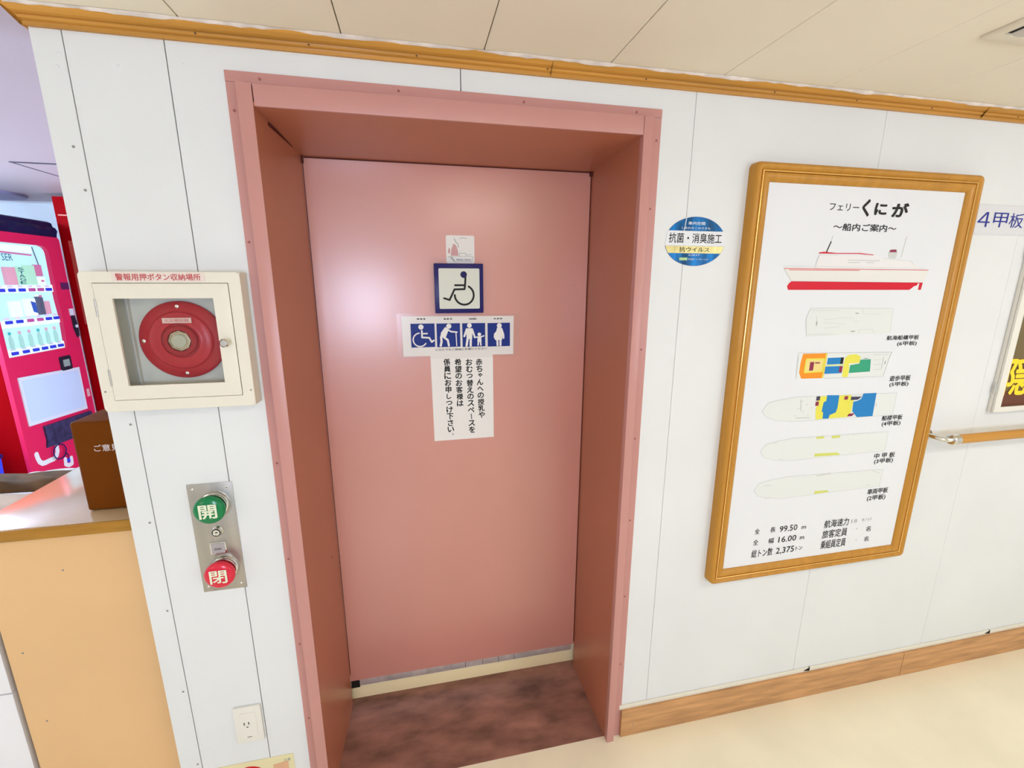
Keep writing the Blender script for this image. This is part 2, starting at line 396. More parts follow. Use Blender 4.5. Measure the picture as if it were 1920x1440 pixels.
# floor
fl = setting('floor')
bm = bmesh.new(); add_box(bm, TOP, -3.6, XR, -3.3, 0.004, -0.03, 0.0); obj('floor_covering', bm, floor_m, fl)
bm = bmesh.new(); add_prism(bm, TOP, [(-3.6, 0.005), (XL-0.006, 0.005), (XL-0.006, 0.625), (0.65, 0.625), (0.65, 3.0), (-3.6, 3.0)], -0.03, 0.0); obj('floor_covering', bm, floor_m, fl)
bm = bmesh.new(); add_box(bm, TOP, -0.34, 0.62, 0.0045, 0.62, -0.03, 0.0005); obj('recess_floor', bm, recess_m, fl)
box('floor_sill', TOP, -0.345, 0.625, 0.346, 0.42, 0.0, 0.055, mat('cream_sill', (0.95, 0.80, 0.48), 0.35), fl, bev=0.002)

# ceiling of the passage, one board each between joints running away from the wall
ce = setting('ceiling', (0, 0, CEIL))
js = [-3.6, -2.625, -2.313, -2.001, -1.689, -1.377, -1.065, -0.753, -0.441, -0.129, 0.183, 0.494, 0.806, 1.127, 1.44, 1.75, 2.06, 2.37, 2.68, 2.99, 3.30, 3.61, 3.92, XR]
for a, b in zip(js, js[1:]):
    g = 0.0012 if b < 0.9 else 0.0005
    bm = bmesh.new(); add_box(bm, TOP, a+g, b-g, -3.3, -0.0005, CEIL, CEIL+0.012)
    bmesh.ops.bevel(bm, geom=[e for e in bm.edges if all(abs(v.co.z-CEIL) < 1e-6 for v in e.verts)], offset=0.0012, segments=1, affect='EDGES')
    obj('panel', bm, ceil_m, ce)
bm = bmesh.new(); add_box(bm, TOP, -3.6, XR, -3.3, 0.0, CEIL+0.012, CEIL+0.03); obj('ceiling_core', bm, mat('ceiling_joint', (0.20, 0.16, 0.10), 0.8), ce)
bm = bmesh.new(); add_prism(bm, TOP, [(-3.6, 0.0), (XL-0.0045, 0.0), (XL-0.0045, 0.361), (0.65, 0.361), (0.65, 3.0), (-3.6, 3.0)], LC, LC+0.03); obj('lounge_panel', bm, lounge_ceil_m, ce)

for (x, y, sx, sy, dz, e, c), lab in zip(LAMPS, ('rectangular ceiling lamp of the passage nearest the pink door', 'long ceiling lamp of the passage near the display case', 'ceiling lamp of the passage before the service counter', 'unseen cool white lamp added to brighten the lounge beside the red vending machine')):
    CH = LC if y > 0 else CEIL
    t = thing('ceiling_lamp', (x, y, CH), lab, 'ceiling lamp')
    m_ = bpy.data.materials.new('lamp_diffuser'); m_.use_nodes = True; nb_ = m_.node_tree.nodes['Principled BSDF']
    nb_.inputs['Emission Color'].default_value = (*c, 1); nb_.inputs['Emission Strength'].default_value = e
    box('lamp_base', TOP, x-sx/2-0.02, x+sx/2+0.02, y-sy/2-0.02, y+sy/2+0.02, CH-0.012, CH-0.0005, white_m, t)
    box('diffuser', TOP, x-sx/2, x+sx/2, y-sy/2, y+sy/2, CH-dz, CH-0.0125, m_, t)

# unseen room shell (lounge and passage walls)
def shell(name, *a, m=wall_m):
    o = box(name, TOP, *a, m); o['kind'] = 'structure'; return o
shell('wall_lounge', -3.6, 0.65, 2.93, 3.00, 0, LC, m=lwall_m)
bm = bmesh.new(); add_frame(bm, Pl((-3.45, 0, 0), (0, 1, 0), (0, 0, 1), (1, 0, 0)), (-3.3, 2.93, 0, LC), (0.2, 1.3, 1.05, 1.85), -0.06, 0.0); o = obj('wall_left', bm, lwall_m); o['kind'] = 'structure'
bm = bmesh.new(); PB = Pl((0, -3.2, 0), (-1, 0, 0), (0, 0, 1), (0, 1, 0))
for oo, ii in (((-4.6, -1.2, 0, CEIL), (-3.55, -2.25, 0.96, 1.76)), ((-1.2, 1.2, 0, CEIL), (0.25, 0.75, 1.05, 1.67)), ((1.2, 3.45, 0, CEIL), (2.55, 3.35, 0.96, 1.76))): add_frame(bm, PB, oo, ii, -0.06, 0.0)
o = obj('wall_back', bm, wall_m); o['kind'] = 'structure'
bm = bmesh.new(); add_frame(bm, Pl((0.62, 0, 0), (0, -1, 0), (0, 0, 1), (-1, 0, 0)), (-2.93, -0.361, 0, LC), (-2.35, -0.85, 0.9, 1.9), -0.06, 0.0); o = obj('wall_lounge_right', bm, wall_m); o['kind'] = 'structure'
shell('wall_right', 4.55, 4.6, -3.2, 0.0, 0, CEIL)

# ------------------------------------------------------------------ DOOR in its pink casing
dr = setting('door_1', (0.14, 0, 0))
FL = -0.379+0.001; FR = 0.657; FT = 2.0415
fl_n = 0.002
def sheet(name, pts, n0=0.0004, n1=fl_n, m=pink_m): 
    bm = bmesh.new(); add_prism(bm, WALL, pts, n0, n1); return obj(name, bm, m, dr)
JT = 1.9695                                  # underside of head
sheet('flange', [(FL, 0), (-0.340, 0), (-0.340, 2.0195), (FL, 2.0195)])
sheet('flange', [(0.612, 0), (FR, 0), (FR, 2.0180), (0.612, 2.0180)])
sheet('flange', [(FL, 2.0202), (0.612, 2.0190), (FR, 2.0187), (FR, FT-0.003), (FL, FT)], 0.0006, 0.0028)
# raised stiles and head
BN = 0.0215
def bandbox(name, u0, u1, v0, v1, n0=0.0, n1=BN): return box(name, WALL, u0, u1, v0, v1, n0, n1, pink_m, dr, bev=0.0015)
bandbox('stile', -0.3535, -0.3225, 0.0, 2.0145)
bandbox('stile', 0.5990, 0.6250, 0.0, 2.0145, 0.0, BN)
bandbox('head', -0.3205, 0.5983, JT, 2.0140, 0.0, BN-0.001)
# jamb linings, slightly splayed
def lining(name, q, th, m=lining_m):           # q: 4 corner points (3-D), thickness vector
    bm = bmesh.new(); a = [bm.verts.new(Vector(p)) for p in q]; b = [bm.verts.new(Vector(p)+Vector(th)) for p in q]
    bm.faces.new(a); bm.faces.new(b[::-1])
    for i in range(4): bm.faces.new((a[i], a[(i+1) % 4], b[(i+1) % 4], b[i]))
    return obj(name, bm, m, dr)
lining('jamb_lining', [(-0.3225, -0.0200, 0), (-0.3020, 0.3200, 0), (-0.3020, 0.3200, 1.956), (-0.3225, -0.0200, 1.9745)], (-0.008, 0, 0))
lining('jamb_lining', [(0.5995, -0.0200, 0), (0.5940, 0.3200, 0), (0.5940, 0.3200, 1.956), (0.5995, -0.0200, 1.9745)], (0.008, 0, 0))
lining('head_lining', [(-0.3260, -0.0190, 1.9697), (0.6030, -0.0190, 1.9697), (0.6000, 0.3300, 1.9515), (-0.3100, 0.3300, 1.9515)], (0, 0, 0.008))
# dark mitre gaps at the back corners
for x0, x1 in ((-0.3112, -0.3050),):
    stroke('seam', Pl((0, 0, 0), (1, 0, 0), (0, 1, 0), (0, 0, -1)), [(-0.3165, 0.06), (-0.3065, 0.235)], 0.0022, -1.9625, -1.9555, pinkdark_m, dr, caps=False)
box('corner_gap', DOOR, -0.3030, -0.2975, 1.934, 1.952, -0.004, 0.012, pinkdark_m, dr)
box('corner_gap', DOOR, 0.5860, 0.5945, 1.938, 1.952, -0.004, 0.012, pinkdark_m, dr)
box('seam', DOOR, -0.296, 0.590, 1.9490, 1.9515, -0.002, 0.003, pinkdark_m, dr)
box('seam', DOOR, 0.5905, 0.5940, 0.12, 1.945, -0.002, 0.001, pinkdark_m, dr)
box('seam', DOOR, -0.3018, -0.2996, 0.14, 1.945, -0.002, 0.0005, pinkdark_m, dr)
for u, v in [(-0.367, 1.963), (-0.370, 1.6875), (-0.368, 1.138), (-0.3685, 0.858), (-0.366, 0.583), (-0.366, 0.32)]: screw(WALL, u, v, dr, pinkscrew_m, n=fl_n)
for u, v in [(-0.3085, 2.029), (-0.014, 2.029), (0.2846, 2.0285), (0.5844, 2.027)]: screw(WALL, u, v, dr, pinkscrew_m, n=0.0028)
for u, v in [(0.646, 1.964), (0.641, 1.793), (0.642, 1.406), (0.641, 1.131), (0.642, 0.856), (0.642, 0.577), (0.643, 0.307)]: screw(WALL, u, v, dr, pinkscrew_m, n=fl_n)
RJ = Pl((0.5968, 0, 0), (0, 1, 0), (0, 0, 1), (-1, 0, 0)); LJ = Pl((-0.3065, 0, 0), (0, 1, 0), (0, 0, 1), (1, 0, 0))
screw(RJ, 0.27, 0.735, dr, pinkscrew_m, r=0.004); screw(LJ, 0.235, 0.70, dr, pinkscrew_m, r=0.004)
# leaf, bottom rail
leaf = box('door_leaf', DOOR, -0.3015, 0.5935, 0.1095, 1.951, -0.035, 0.0, door_m, dr)
rail = box('bottom_rail', DOOR, -0.2890, 0.5830, 0.081, 0.1090, -0.032, -0.001, rail_steel_m, dr, bev=0.001)
for u in (0.135, 0.205, 0.270, 0.335): box('rail_joint', DOOR, u, u+0.0015, 0.082, 0.108, -0.001, -0.0005, dark_m, rail)
box('rail_end', DOOR, -0.3015, -0.2700, 0.076, 0.1090, -0.030, -0.0005, dark_m, dr)
box('back_of_recess', DOOR, -0.345, 0.625, 0.0, 0.08, -0.12, -0.10, dark_m, dr)

# ------------------------------------------------------------------ door signs
ISA = {}
# big wheelchair sign
t = thing('wheelchair_sign', (0.145, 0.318, 1.575), 'square navy framed wheelchair symbol plate on the pink door', 'sign')
D = DOOR
box('plate', D, 0.0655, 0.2240, 1.4970, 1.6552, 0.0004, 0.019, navy_m, t, bev=0.0025)
prism('sign_face', D, rrect(0.0795, 0.2112, 1.5115, 1.6398, 0.004), 0.0192, 0.0202, signwhite_m, t)
bm = bmesh.new()
P2 = Pl((0, 0.30, 0), (1, 0, 0), (0, 0, 1), (0, -1, 0))
n0, n1 = 0.0003, 0.0009
add_prism(bm, P2, circ(0.1598, 1.6205, 0.0105, 24), n0, n1)
add_stroke(bm, P2, [(0.1655, 1.612), (0.1640, 1.590), (0.1618, 1.5745), (0.1290, 1.5735), (0.1125, 1.5400), (0.0950, 1.5455)], 0.0062, n0, n1)
add_stroke(bm, P2, [(0.1312, 1.5868), (0.1600, 1.5868)], 0.0060, n0, n1)
add_stroke(bm, P2, [(0.1605+0.0310*math.cos(a), 1.5555+0.0310*math.sin(a)) for a in [math.radians(-200+x*10.5+20) for x in range(0, 24)]], 0.0062, n0, n1)
obj('wheelchair_symbol', bm, ink_m, t)
bm = bmesh.new(); add_prism(bm, P2, circ(0.1598, 1.6205, 0.0088, 24), 0.001, 0.0012); part_label(obj('symbol_head', bm, navy_m, t), 'navy round head of the wheelchair figure')

# small picture sticker
t = thing('picture_sticker', (0.152, 0.3195, 1.70), 'small white picture sticker with a boat, above the navy wheelchair plate', 'sticker')
prism('sticker_sheet', D, rrect(0.1072, 0.1987, 1.6562, 1.7431, 0.005), 0.0003, 0.0008, paper_m, t)
bm = bmesh.new()
def nf(x): return (x, 0.0009, 0.0012)
add_stroke(bm, D, [(0.1126, 1.6775), (0.1937, 1.6781), (0.1897, 1.6613), (0.1318, 1.6607), (0.1126, 1.6775)], 0.0010, 0.0009, 0.0012)
add_stroke(bm, D, [(0.150, 1.6785), (0.150, 1.688), (0.170, 1.688), (0.170, 1.682), (0.188, 1.684)], 0.0015, 0.0009, 0.0012)
add_stroke(bm, D, circ(0.163, 1.730, 0.012, 10, 0.006, 0.4, 2.8), 0.0016, 0.0009, 0.0012)
add_prism(bm, D, [(0.118, 1.6765), (0.126, 1.6765), (0.136, 1.6625), (0.132, 1.6625)], 0.0009, 0.0012)
add_stroke(bm, D, [(0.134, 1.733), (0.139, 1.722), (0.146, 1.716), (0.147, 1.706)], 0.0024, 0.0009, 0.0012)
obj('boat_drawing', bm, greyink_m, t)
bm = bmesh.new(); add_prism(bm, D, [(0.122, 1.680), (0.124, 1.70), (0.131, 1.718), (0.140, 1.712), (0.145, 1.695), (0.147, 1.680)], 0.0009, 0.0011)
add_prism(bm, D, [(0.112, 1.69), (0.116, 1.705), (0.1205, 1.70), (0.119, 1.685)], 0.0009, 0.0011)
part_label(obj('pink_blot', bm, mat('pink_print', (0.62, 0.36, 0.36), 0.5), t), 'faded pink patch')
text('lettering', D, '隠岐島上陸記念', 0.140, 0.187, 1.664, 1.671, 0.0011, navyink_m, t, bold=0.0)

# pictogram sheet
t = thing('pictogram_sheet', (0.143, 0.3195, 1.42), 'laminated sheet with four blue pictograms of wheelchair, cane, child and pregnancy', 'sign')
prism('paper', D, [(-0.0434, 1.3552), (0.3286, 1.3525), (0.3301, 1.4847), (-0.0444, 1.4881)], 0.0012, 0.0018, paper_m, t)
prism('laminate_film', D, [(-0.0590, 1.3460), (0.3500, 1.3437), (0.3544, 1.4934), (-0.0590, 1.4968)], 0.0022, 0.0024, laminate_m, t)
BW = 0.0775; by0, by1 = 1.3850, 1.4632
bx = [-0.0160, 0.0682, 0.1533, 0.2392]
for k, x in enumerate(bx):
    sq = box('blue_square', D, x, x+BW, by0-k*0.0012, by1-k*0.0006, 0.0026, 0.0029, navyink_m, t)
    bm = bmesh.new(); a, b = 0.0030, 0.0033
    def q(s, r): return (x+BW*s, by0-k*0.0012 + (by1-by0)*r)
    st = lambda pts, wd: add_stroke(bm, D, [q(*p) for p in pts], wd, a, b)
    pg = lambda pts: add_prism(bm, D, [q(*p) for p in pts], a, b+0.0003)
    hd = lambda s, r, rr=0.0085: add_prism(bm, D, circ(*q(s, r), rr, 20), a, b+0.0002)
    if k == 0:
        hd(0.43, 0.86)
        st([(0.46, 0.70), (0.46, 0.42), (0.76, 0.40), (0.86, 0.22), (0.95, 0.28)], 0.0055); st([(0.46, 0.58), (0.68, 0.58)], 0.0048)
        cx, cy = q(0.37, 0.32)
        add_stroke(bm, D, [(cx+0.0222*math.cos(u), cy+0.0222*math.sin(u)) for u in [math.radians(95+i*11) for i in range(0, 22)]], 0.0042, a, b)
    elif k == 1:
        hd(0.52, 0.89)
        pg([(0.36, 0.86), (0.52, 0.76), (0.38, 0.42), (0.14, 0.42), (0.18, 0.62)])
        st([(0.42, 0.78), (0.60, 0.66), (0.86, 0.63)], 0.0050); st([(0.18, 0.44), (0.19, 0.24), (0.15, 0.06)], 0.0075); st([(0.30, 0.42), (0.46, 0.30), (0.50, 0.06)], 0.0068)
        st([(0.82, 0.60), (0.84, 0.04)], 0.0030)
    elif k == 2:
        hd(0.31, 0.92, 0.0080); hd(0.74, 0.53, 0.0062)
        pg([(0.16, 0.80), (0.44, 0.80), (0.42, 0.34), (0.18, 0.34)]); st([(0.19, 0.76), (0.08, 0.46)], 0.0065); st([(0.42, 0.76), (0.54, 0.40)], 0.0062)
        st([(0.22, 0.34), (0.17, 0.05)], 0.0075); st([(0.36, 0.34), (0.35, 0.05)], 0.0075)
        st([(0.55, 0.40), (0.68, 0.42), (0.80, 0.42), (0.94, 0.46)], 0.0042); pg([(0.66, 0.44), (0.82, 0.44), (0.83, 0.20), (0.65, 0.20)]); st([(0.69, 0.20), (0.68, 0.06)], 0.0050); st([(0.79, 0.20), (0.80, 0.06)], 0.0050)
    else:
        hd(0.52, 0.91, 0.0085)
        pg([(0.42, 0.82), (0.62, 0.82), (0.68, 0.60), (0.64, 0.28), (0.34, 0.28), (0.27, 0.40), (0.28, 0.55), (0.38, 0.66)])
        st([(0.62, 0.76), (0.70, 0.52), (0.71, 0.36)], 0.0062); st([(0.43, 0.30), (0.44, 0.05)], 0.0072); st([(0.57, 0.30), (0.57, 0.05)], 0.0072)
    obj('pictogram', bm, paper_m, sq)
for txt, u0, u1, v in (('障害者', 0.006, 0.0325, 1.4762), ('高齢者', 0.0928, 0.1203, 1.4752), ('乳幼児連れ', 0.1775, 0.203, 1.4741), ('妊産婦', 0.261, 0.289, 1.4738)):
    text('caption', D, ' '.join(txt) if len(txt) == 3 else txt, u0, u1, v, v+0.0045, 0.0026, ink_m, t, bold=0.03)
text('caption', D, 'どなたでもご自由にお使いください', 0.0625, 0.236, 1.3712, 1.3788, 0.0026, ink_m, t, bold=0.01)

# vertical text notice
t = thing('vertical_text_notice', (0.15, 0.3195, 1.2), 'white paper notice with four vertical lines of black text under the pictogram sheet', 'notice')
prism('paper', D, [(0.0478, 1.0525), (0.2581, 1.0535), (0.2569, 1.3540), (0.0444, 1.3550)], 0.0002, 0.0008, paper_m, t)
cols = [(0.2080, 0.2155, 1.3405, 1.1275, '赤ちゃんへの授乳や'), (0.1735, 0.1800, 1.3415, 1.0740, 'おむつ替えのスペースを'),
        (0.1355, 0.1405, 1.3430, 1.1730, '希望のお客様は'), (0.0980, 0.1065, 1.3445, 1.0560, '係員にお申しつけ下さい。')]
for xt, xb, z1, z0, s in cols:
    bm = bmesh.new(); n = len(s); pitch = (z1-z0)/n
    for i, ch in enumerate(s):
        zc = z1-(i+0.5)*pitch; xc = xt+(xb-xt)*i/n + 0.0005; h = 0.0110
        if ch == 'ー': add_stroke(bm, D, [(xc-0.0005, zc+0.009), (xc+0.0005, zc-0.009)], 0.0026, 0.0010, 0.0012)
        elif ch == '。': add_stroke(bm, D, circ(xc+0.006, zc+0.006, 0.0024, 12), 0.0011, 0.0010, 0.0012)
        elif ch == 'ゃ': add_text(bm, D, ch, xc-0.006, xc+0.009, zc-0.006, zc+0.008, 0.0011, 0.035, True)
        elif ch == 'し': add_text(bm, D, ch, xc-0.007, xc+0.007, zc-h, zc+h*0.9, 0.0011, 0.035, True)
        elif ch in 'へつ': add_text(bm, D, ch, xc-0.010, xc+0.010, zc-0.007, zc+0.007, 0.0011, 0.035, False)
        else: add_text(bm, D, ch, xc-h*0.98, xc+h*0.98, zc-h, zc+h, 0.0011, 0.03, True)
    obj('text_column', bm, ink_m, t)

# ------------------------------------------------------------------ round sticker on the wall
t = thing('round_sticker', (0.788, -0.0005, 1.710), 'round blue and gold antivirus sticker on the white wall right of the door', 'sticker')
cx, cz, RX, RZ = 0.7880, 1.7105, 0.0945, 0.0660
def band(z0, z1, grow=0, k=18):
    L = []; Rr = []
    for i in range(k+1):
        z = z0+(z1-z0)*i/k; h = RX*math.sqrt(max(0, 1-((z-cz)/RZ)**2))
        L.append((cx-h-grow, z)); Rr.append((cx+h+grow, z))
    return L + Rr[::-1]
blue_g = mat('sticker_blue', (0.005, 0.15, 0.42), 0.3, metal=0.2, var=0.9, vscale=9, stretch=(3, 1, 1))
gold_g = mat('sticker_gold', (0.62, 0.52, 0.22), 0.25, metal=0.5, var=0.35, vscale=14, stretch=(3, 1, 0.2))
prism('blue_cap', WALL, band(1.7395, cz+RZ*0.9999), 0.0003, 0.0012, blue_g, t)
prism('white_band', WALL, [(cx-RX+0.001, 1.6990), (cx+RX-0.001, 1.6990), (cx+RX-0.0045, 1.7388), (cx-RX+0.0045, 1.7388)], 0.0003, 0.0013, poster_m, t)
prism('gold_band', WALL, band(1.6790, 1.6980), 0.0003, 0.0012, gold_g, t)
prism('blue_base', WALL, band(cz-RZ*0.9999, 1.6782), 0.0003, 0.0012, blue_g, t)
for a0_, a1_ in ((math.asin(0.0290/RZ), PI-math.asin(0.0290/RZ)), (PI+math.asin(0.0125/RZ), 2*PI-math.asin(0.0125/RZ))):
    stroke('outline', WALL, circ(cx, cz, RX, 40, RZ, a0_, a1_), 0.0014, 0.0003, 0.0010, navyink_m, t, caps=False)
text('lettering', WALL, '抗菌・消臭施工', 0.7045, 0.8715, 1.7065, 1.7330, 0.0015, ink_m, t, bold=0.012)
text('lettering', WALL, '抗ウイルス', 0.7395, 0.8345, 1.6820, 1.6955, 0.0014, ink_m, t, bold=0.01)
text('lettering', WALL, '車内空間', 0.7610, 0.8140, 1.7555, 1.7640, 0.0014, poster_m, t, bold=0.01)
text('lettering', WALL, 'しあわせこのさきも', 0.7420, 0.8320, 1.7440, 1.7500, 0.0014, poster_m, t, bold=0.0)
text('lettering', WALL, 'エコキメラ', 0.7690, 0.8050, 1.6710, 1.6765, 0.0014, poster_m, t, bold=0.01)
text('lettering', WALL, '株式会社・コーポレーション', 0.7700, 0.8340, 1.6598, 1.6650, 0.0014, poster_m, t, bold=0.0)
box('green_patch', WALL, 0.7416, 0.7670, 1.6590, 1.6665, 0.0013, 0.0015, mat('patch_green', (0.45, 0.65, 0.30), 0.4), t)
stroke('bubble_line', WALL, [(0.7545, 1.775), (0.7500, 1.7400)], 0.0020, 0.0013, 0.0015, poster_m, t)

# ------------------------------------------------------------------ deck guide poster in its wooden frame
t = thing('framed_deck_guide', (1.34, 0, 1.26), 'white ship deck guide poster in a honey wooden frame right of the door', 'poster')
O = (0.9375, 1.7585, 0.5935, 1.9250); I = (0.9910, 1.7040, 0.6420, 1.8730)
def ring_prof(name, prof, m):                # prof: (inset, n) from outer edge; corners rounded on the outer rings
    bm = bmesh.new(); rings = []
    for s, n in prof:
        f = s/0.066  # left and right rails equally wide
        u0, u1 = O[0]+(I[0]-O[0])*f, O[1]+(I[1]-O[1])*f; v0, v1 = O[2]+(I[2]-O[2])*f, O[3]+(I[3]-O[3])*f
        r = max(0.0008, 0.018-s*0.6)
        rings.append([bm.verts.new(WALL.p(a, b, n)) for a, b in rrect(u0, u1, v0, v1, r, 6)])
    for a, b in zip(rings, rings[1:]):
        for i in range(len(a)): bm.faces.new((a[i], a[(i+1) % len(a)], b[(i+1) % len(a)], b[i]))
    return obj(name, bm, m, t, smooth=True)
ring_prof('frame_moulding', [(0.0, 0.0004), (0.0, 0.020), (0.002, 0.027), (0.006, 0.0315), (0.012, 0.0335), (0.018, 0.0325), (0.024, 0.028), (0.0265, 0.0265)], woodv_m)
ring_prof('frame_bead', [(0.0265, 0.0260), (0.0275, 0.0300), (0.0300, 0.0315), (0.0325, 0.0300), (0.0335, 0.0250)], gold_m)
ring_prof('frame_inner_moulding', [(0.0335, 0.0245), (0.036, 0.0285), (0.044, 0.0305), (0.054, 0.0285), (0.062, 0.0245), (0.066, 0.0200), (0.066, 0.016)], woodv_m)
PN = 0.0195
box('poster_sheet', WALL, I[0]-0.003, I[1]+0.003, I[2]-0.003, I[3]+0.003, 0.016, PN, poster_m, t)
def PT(s, u0, u1, v0, v1, bold=0.012, m=ink_m, skew=0.0): return text('lettering', WALL, s, u0, u1, v0, v1, PN+0.0006, m, t, bold, skew=skew)
PT('フェリー', 1.2055, 1.3105, 1.8055, 1.8255, 0.005)
PT('く', 1.3235, 1.3480, 1.7935, 1.8390, 0.045); PT('に', 1.3700, 1.4120, 1.7985, 1.8300, 0.045); PT('が', 1.4350, 1.4930, 1.7945, 1.8330, 0.045)
PT('～船内ご案内～', 1.2295, 1.4615, 1.7495, 1.7705, 0.02)
for s, a in (('航海船橋甲板', (1.5040, 1.6360, 1.4140, 1.4290)), ('(6甲板)', (1.5515, 1.6318, 1.3925, 1.4090)),
             ('遊歩甲板', (1.5475, 1.6355, 1.2745, 1.2930)), ('(5甲板)', (1.5522, 1.6315, 1.2535, 1.2710)),
             ('船楼甲板', (1.5475, 1.6348, 1.1360, 1.1535)), ('(4甲板)', (1.5516, 1.6312, 1.1135, 1.1330)),
             ('中 甲 板', (1.5460, 1.6350, 0.9975, 1.0165)), ('(3甲板)', (1.5501, 1.6318, 0.9755, 0.9955)),
             ('車両甲板', (1.5465, 1.6361, 0.8610, 0.8815)), ('(2甲板)', (1.5503, 1.6309, 0.8330, 0.8560))): PT(s, *a, bold=0.02)
for s, a in (('全', (1.0992, 1.1175, 0.7605, 0.7800)), ('長', (1.1605, 1.1805, 0.7590, 0.7780)), ('99.50', (1.1985, 1.2700, 0.7560, 0.7780)), ('m', (1.2890, 1.3065, 0.7570, 0.7670)),
             ('全', (1.0985, 1.1181, 0.7180, 0.7385)), ('幅', (1.1600, 1.1806, 0.7170, 0.7370)), ('16.00', (1.2000, 1.2720, 0.7150, 0.7375)), ('m', (1.2880, 1.3054, 0.7165, 0.7270)),
             ('総トン数', (1.0980, 1.1818, 0.6690, 0.6990)), ('2,375', (1.1965, 1.2700, 0.6680, 0.6950)), ('トン', (1.2770, 1.3046, 0.6745, 0.6905)),
             ('航海速力', (1.3836, 1.4880, 0.7480, 0.7790)), ('旅客定員', (1.3818, 1.4890, 0.7070, 0.7390)), ('乗組員定員', (1.3828, 1.4903, 0.6650, 0.6985)),
             ('名', (1.5720, 1.5925, 0.7125, 0.7325)), ('名', (1.5722, 1.5920, 0.6715, 0.6910))): PT(s, *a, bold=0.01)
PT('18', 1.5000, 1.5250, 0.7540, 0.7690, 0.0, greyink_m); PT('9ﾉｯﾄ', 1.5450, 1.5900, 0.7535, 0.7690, 0.0, greyink_m)
for u, v in ((1.530, 0.7290), (1.537, 0.6825)): prism('faint_digit', WALL, circ(u, v, 0.003, 8), PN+0.0003, PN+0.0006, paleink_m, t)
# ship side view
a, b = PN+0.0002, PN+0.0006
def pp(name, pts, m, na=a, nb=b): return prism(name, WALL, pts, na, nb, m, t)
def ps(name, lines, wd, m, na=a, nb=b):
    if name in ('mast', 'maroon_block', 'red_line', 'cabin_window_row', 'yellow_lines') and len(lines) > 1:
        for l in lines: ps(name, [l], wd, m, na, nb)
        return
    bm = bmesh.new()
    for l in lines: add_stroke(bm, WALL, l, wd, na, nb, caps=False)
    o = obj(name, bm, m, t)
    if len(lines) > 1: o['kind'] = 'stuff'
    return o
hull = pp('ship_drawing', [(1.0745, 1.6420), (1.6190, 1.6370), (1.6123, 1.6000), (1.1080, 1.6030)], mat('hull_cream', (0.80, 0.78, 0.74), 0.5))
pp('ship_drawing', [(1.1860, 1.6420), (1.1950, 1.6785), (1.3929, 1.6800), (1.4322, 1.6714), (1.5423, 1.6643), (1.5930, 1.6400)], mat('cabin_white', (0.82, 0.80, 0.80), 0.5))
pp('red_hull', [(1.1089, 1.6014), (1.1008, 1.5955), (1.0956, 1.5871), (1.1008, 1.5761), (1.5562, 1.5752), (1.5640, 1.5790), (1.5734, 1.5865), (1.5850, 1.5890), (1.5871, 1.5960), (1.5940, 1.5960), (1.5930, 1.5752), (1.6041, 1.5751), (1.6067, 1.5979)], redink_m)
ps('red_line', [[(1.0762, 1.6386), (1.6188, 1.6370)], [(1.095, 1.6345), (1.35, 1.6345)]], 0.0017, redink_m, b, b+0.0003)
ps('hull_line', [[(1.0729, 1.6460), (1.6, 1.6430)], [(1.0762, 1.6386), (1.1061, 1.6034)], [(1.1089, 1.6020), (1.6080, 1.5985)], [(1.1843, 1.6504), (1.194, 1.6787), (1.26, 1.679)], [(1.4322, 1.6714), (1.5423, 1.6643), (1.5600, 1.6500)]], 0.0010, paleink_m, b, b+0.0003)
pp('red_roof', [(1.1910, 1.6828), (1.1925, 1.6860), (1.2100, 1.6880), (1.2556, 1.6850), (1.3400, 1.6862), (1.3929, 1.6822), (1.3929, 1.6803), (1.3350, 1.6835), (1.2556, 1.6826)], redink_m)
ps('mast', [[(1.2180, 1.6865), (1.2295, 1.7180)]], 0.0036, ink_m); ps('mast', [[(1.5015, 1.6750), (1.5075, 1.7377)], [(1.2300, 1.718), (1.2325, 1.735)]], 0.0022, paleink_m)
pp('funnel', [(1.4482, 1.6860), (1.4500, 1.6945), (1.4620, 1.6990), (1.4790, 1.6985), (1.4830, 1.6900), (1.4800, 1.6720), (1.4560, 1.6720)], paleink_m); pp('funnel_band', [(1.4520, 1.6900), (1.4540, 1.6975), (1.4760, 1.6985), (1.4790, 1.6905)], maroonink_m, b, b+0.0003)
ps('cabin_window_row', [[(1.3017, 1.6580), (1.3456, 1.6580)], [(1.3716, 1.6583), (1.4006, 1.6583)], [(1.30, 1.665), (1.42, 1.664)]], 0.0025, paleink_m, b, b+0.0003)
# deck 6
pp('deck_plan', [(1.1910, 1.4352), (1.1795, 1.4885), (1.1911, 1.5209), (1.5066, 1.5170), (1.5138, 1.4355)], palefill_m)
b2 = b+0.0003
ps('deck_outline', [[(1.1910, 1.4352), (1.1795, 1.4885), (1.1911, 1.5209), (1.5066, 1.5170)], [(1.1910, 1.4352), (1.30, 1.4375)], [(1.5066, 1.517), (1.5130, 1.4400)], [(1.39, 1.5171), (1.392, 1.503), (1.400, 1.5), (1.4565, 1.4995)], [(1.3879, 1.4400), (1.39, 1.4515), (1.44, 1.4515), (1.4517, 1.4369)],
   [(1.195, 1.514), (1.30, 1.5125)], [(1.2463, 1.476), (1.33, 1.470)], [(1.2463, 1.484), (1.31, 1.490), (1.36, 1.488)], [(1.2175, 1.4953), (1.222, 1.465)], [(1.25, 1.458), (1.31, 1.462)], [(1.36, 1.4784), (1.376, 1.4784)], [(1.196, 1.4400), (1.28, 1.4405)]], 0.0011, paleink_m, b, b2)
ps('deck_mark', [[(1.362, 1.503), (1.374, 1.503)], [(1.356, 1.4455), (1.372, 1.4465)], [(1.2215, 1.480), (1.2215, 1.468)]], 0.0035, greyink_m, b, b2)
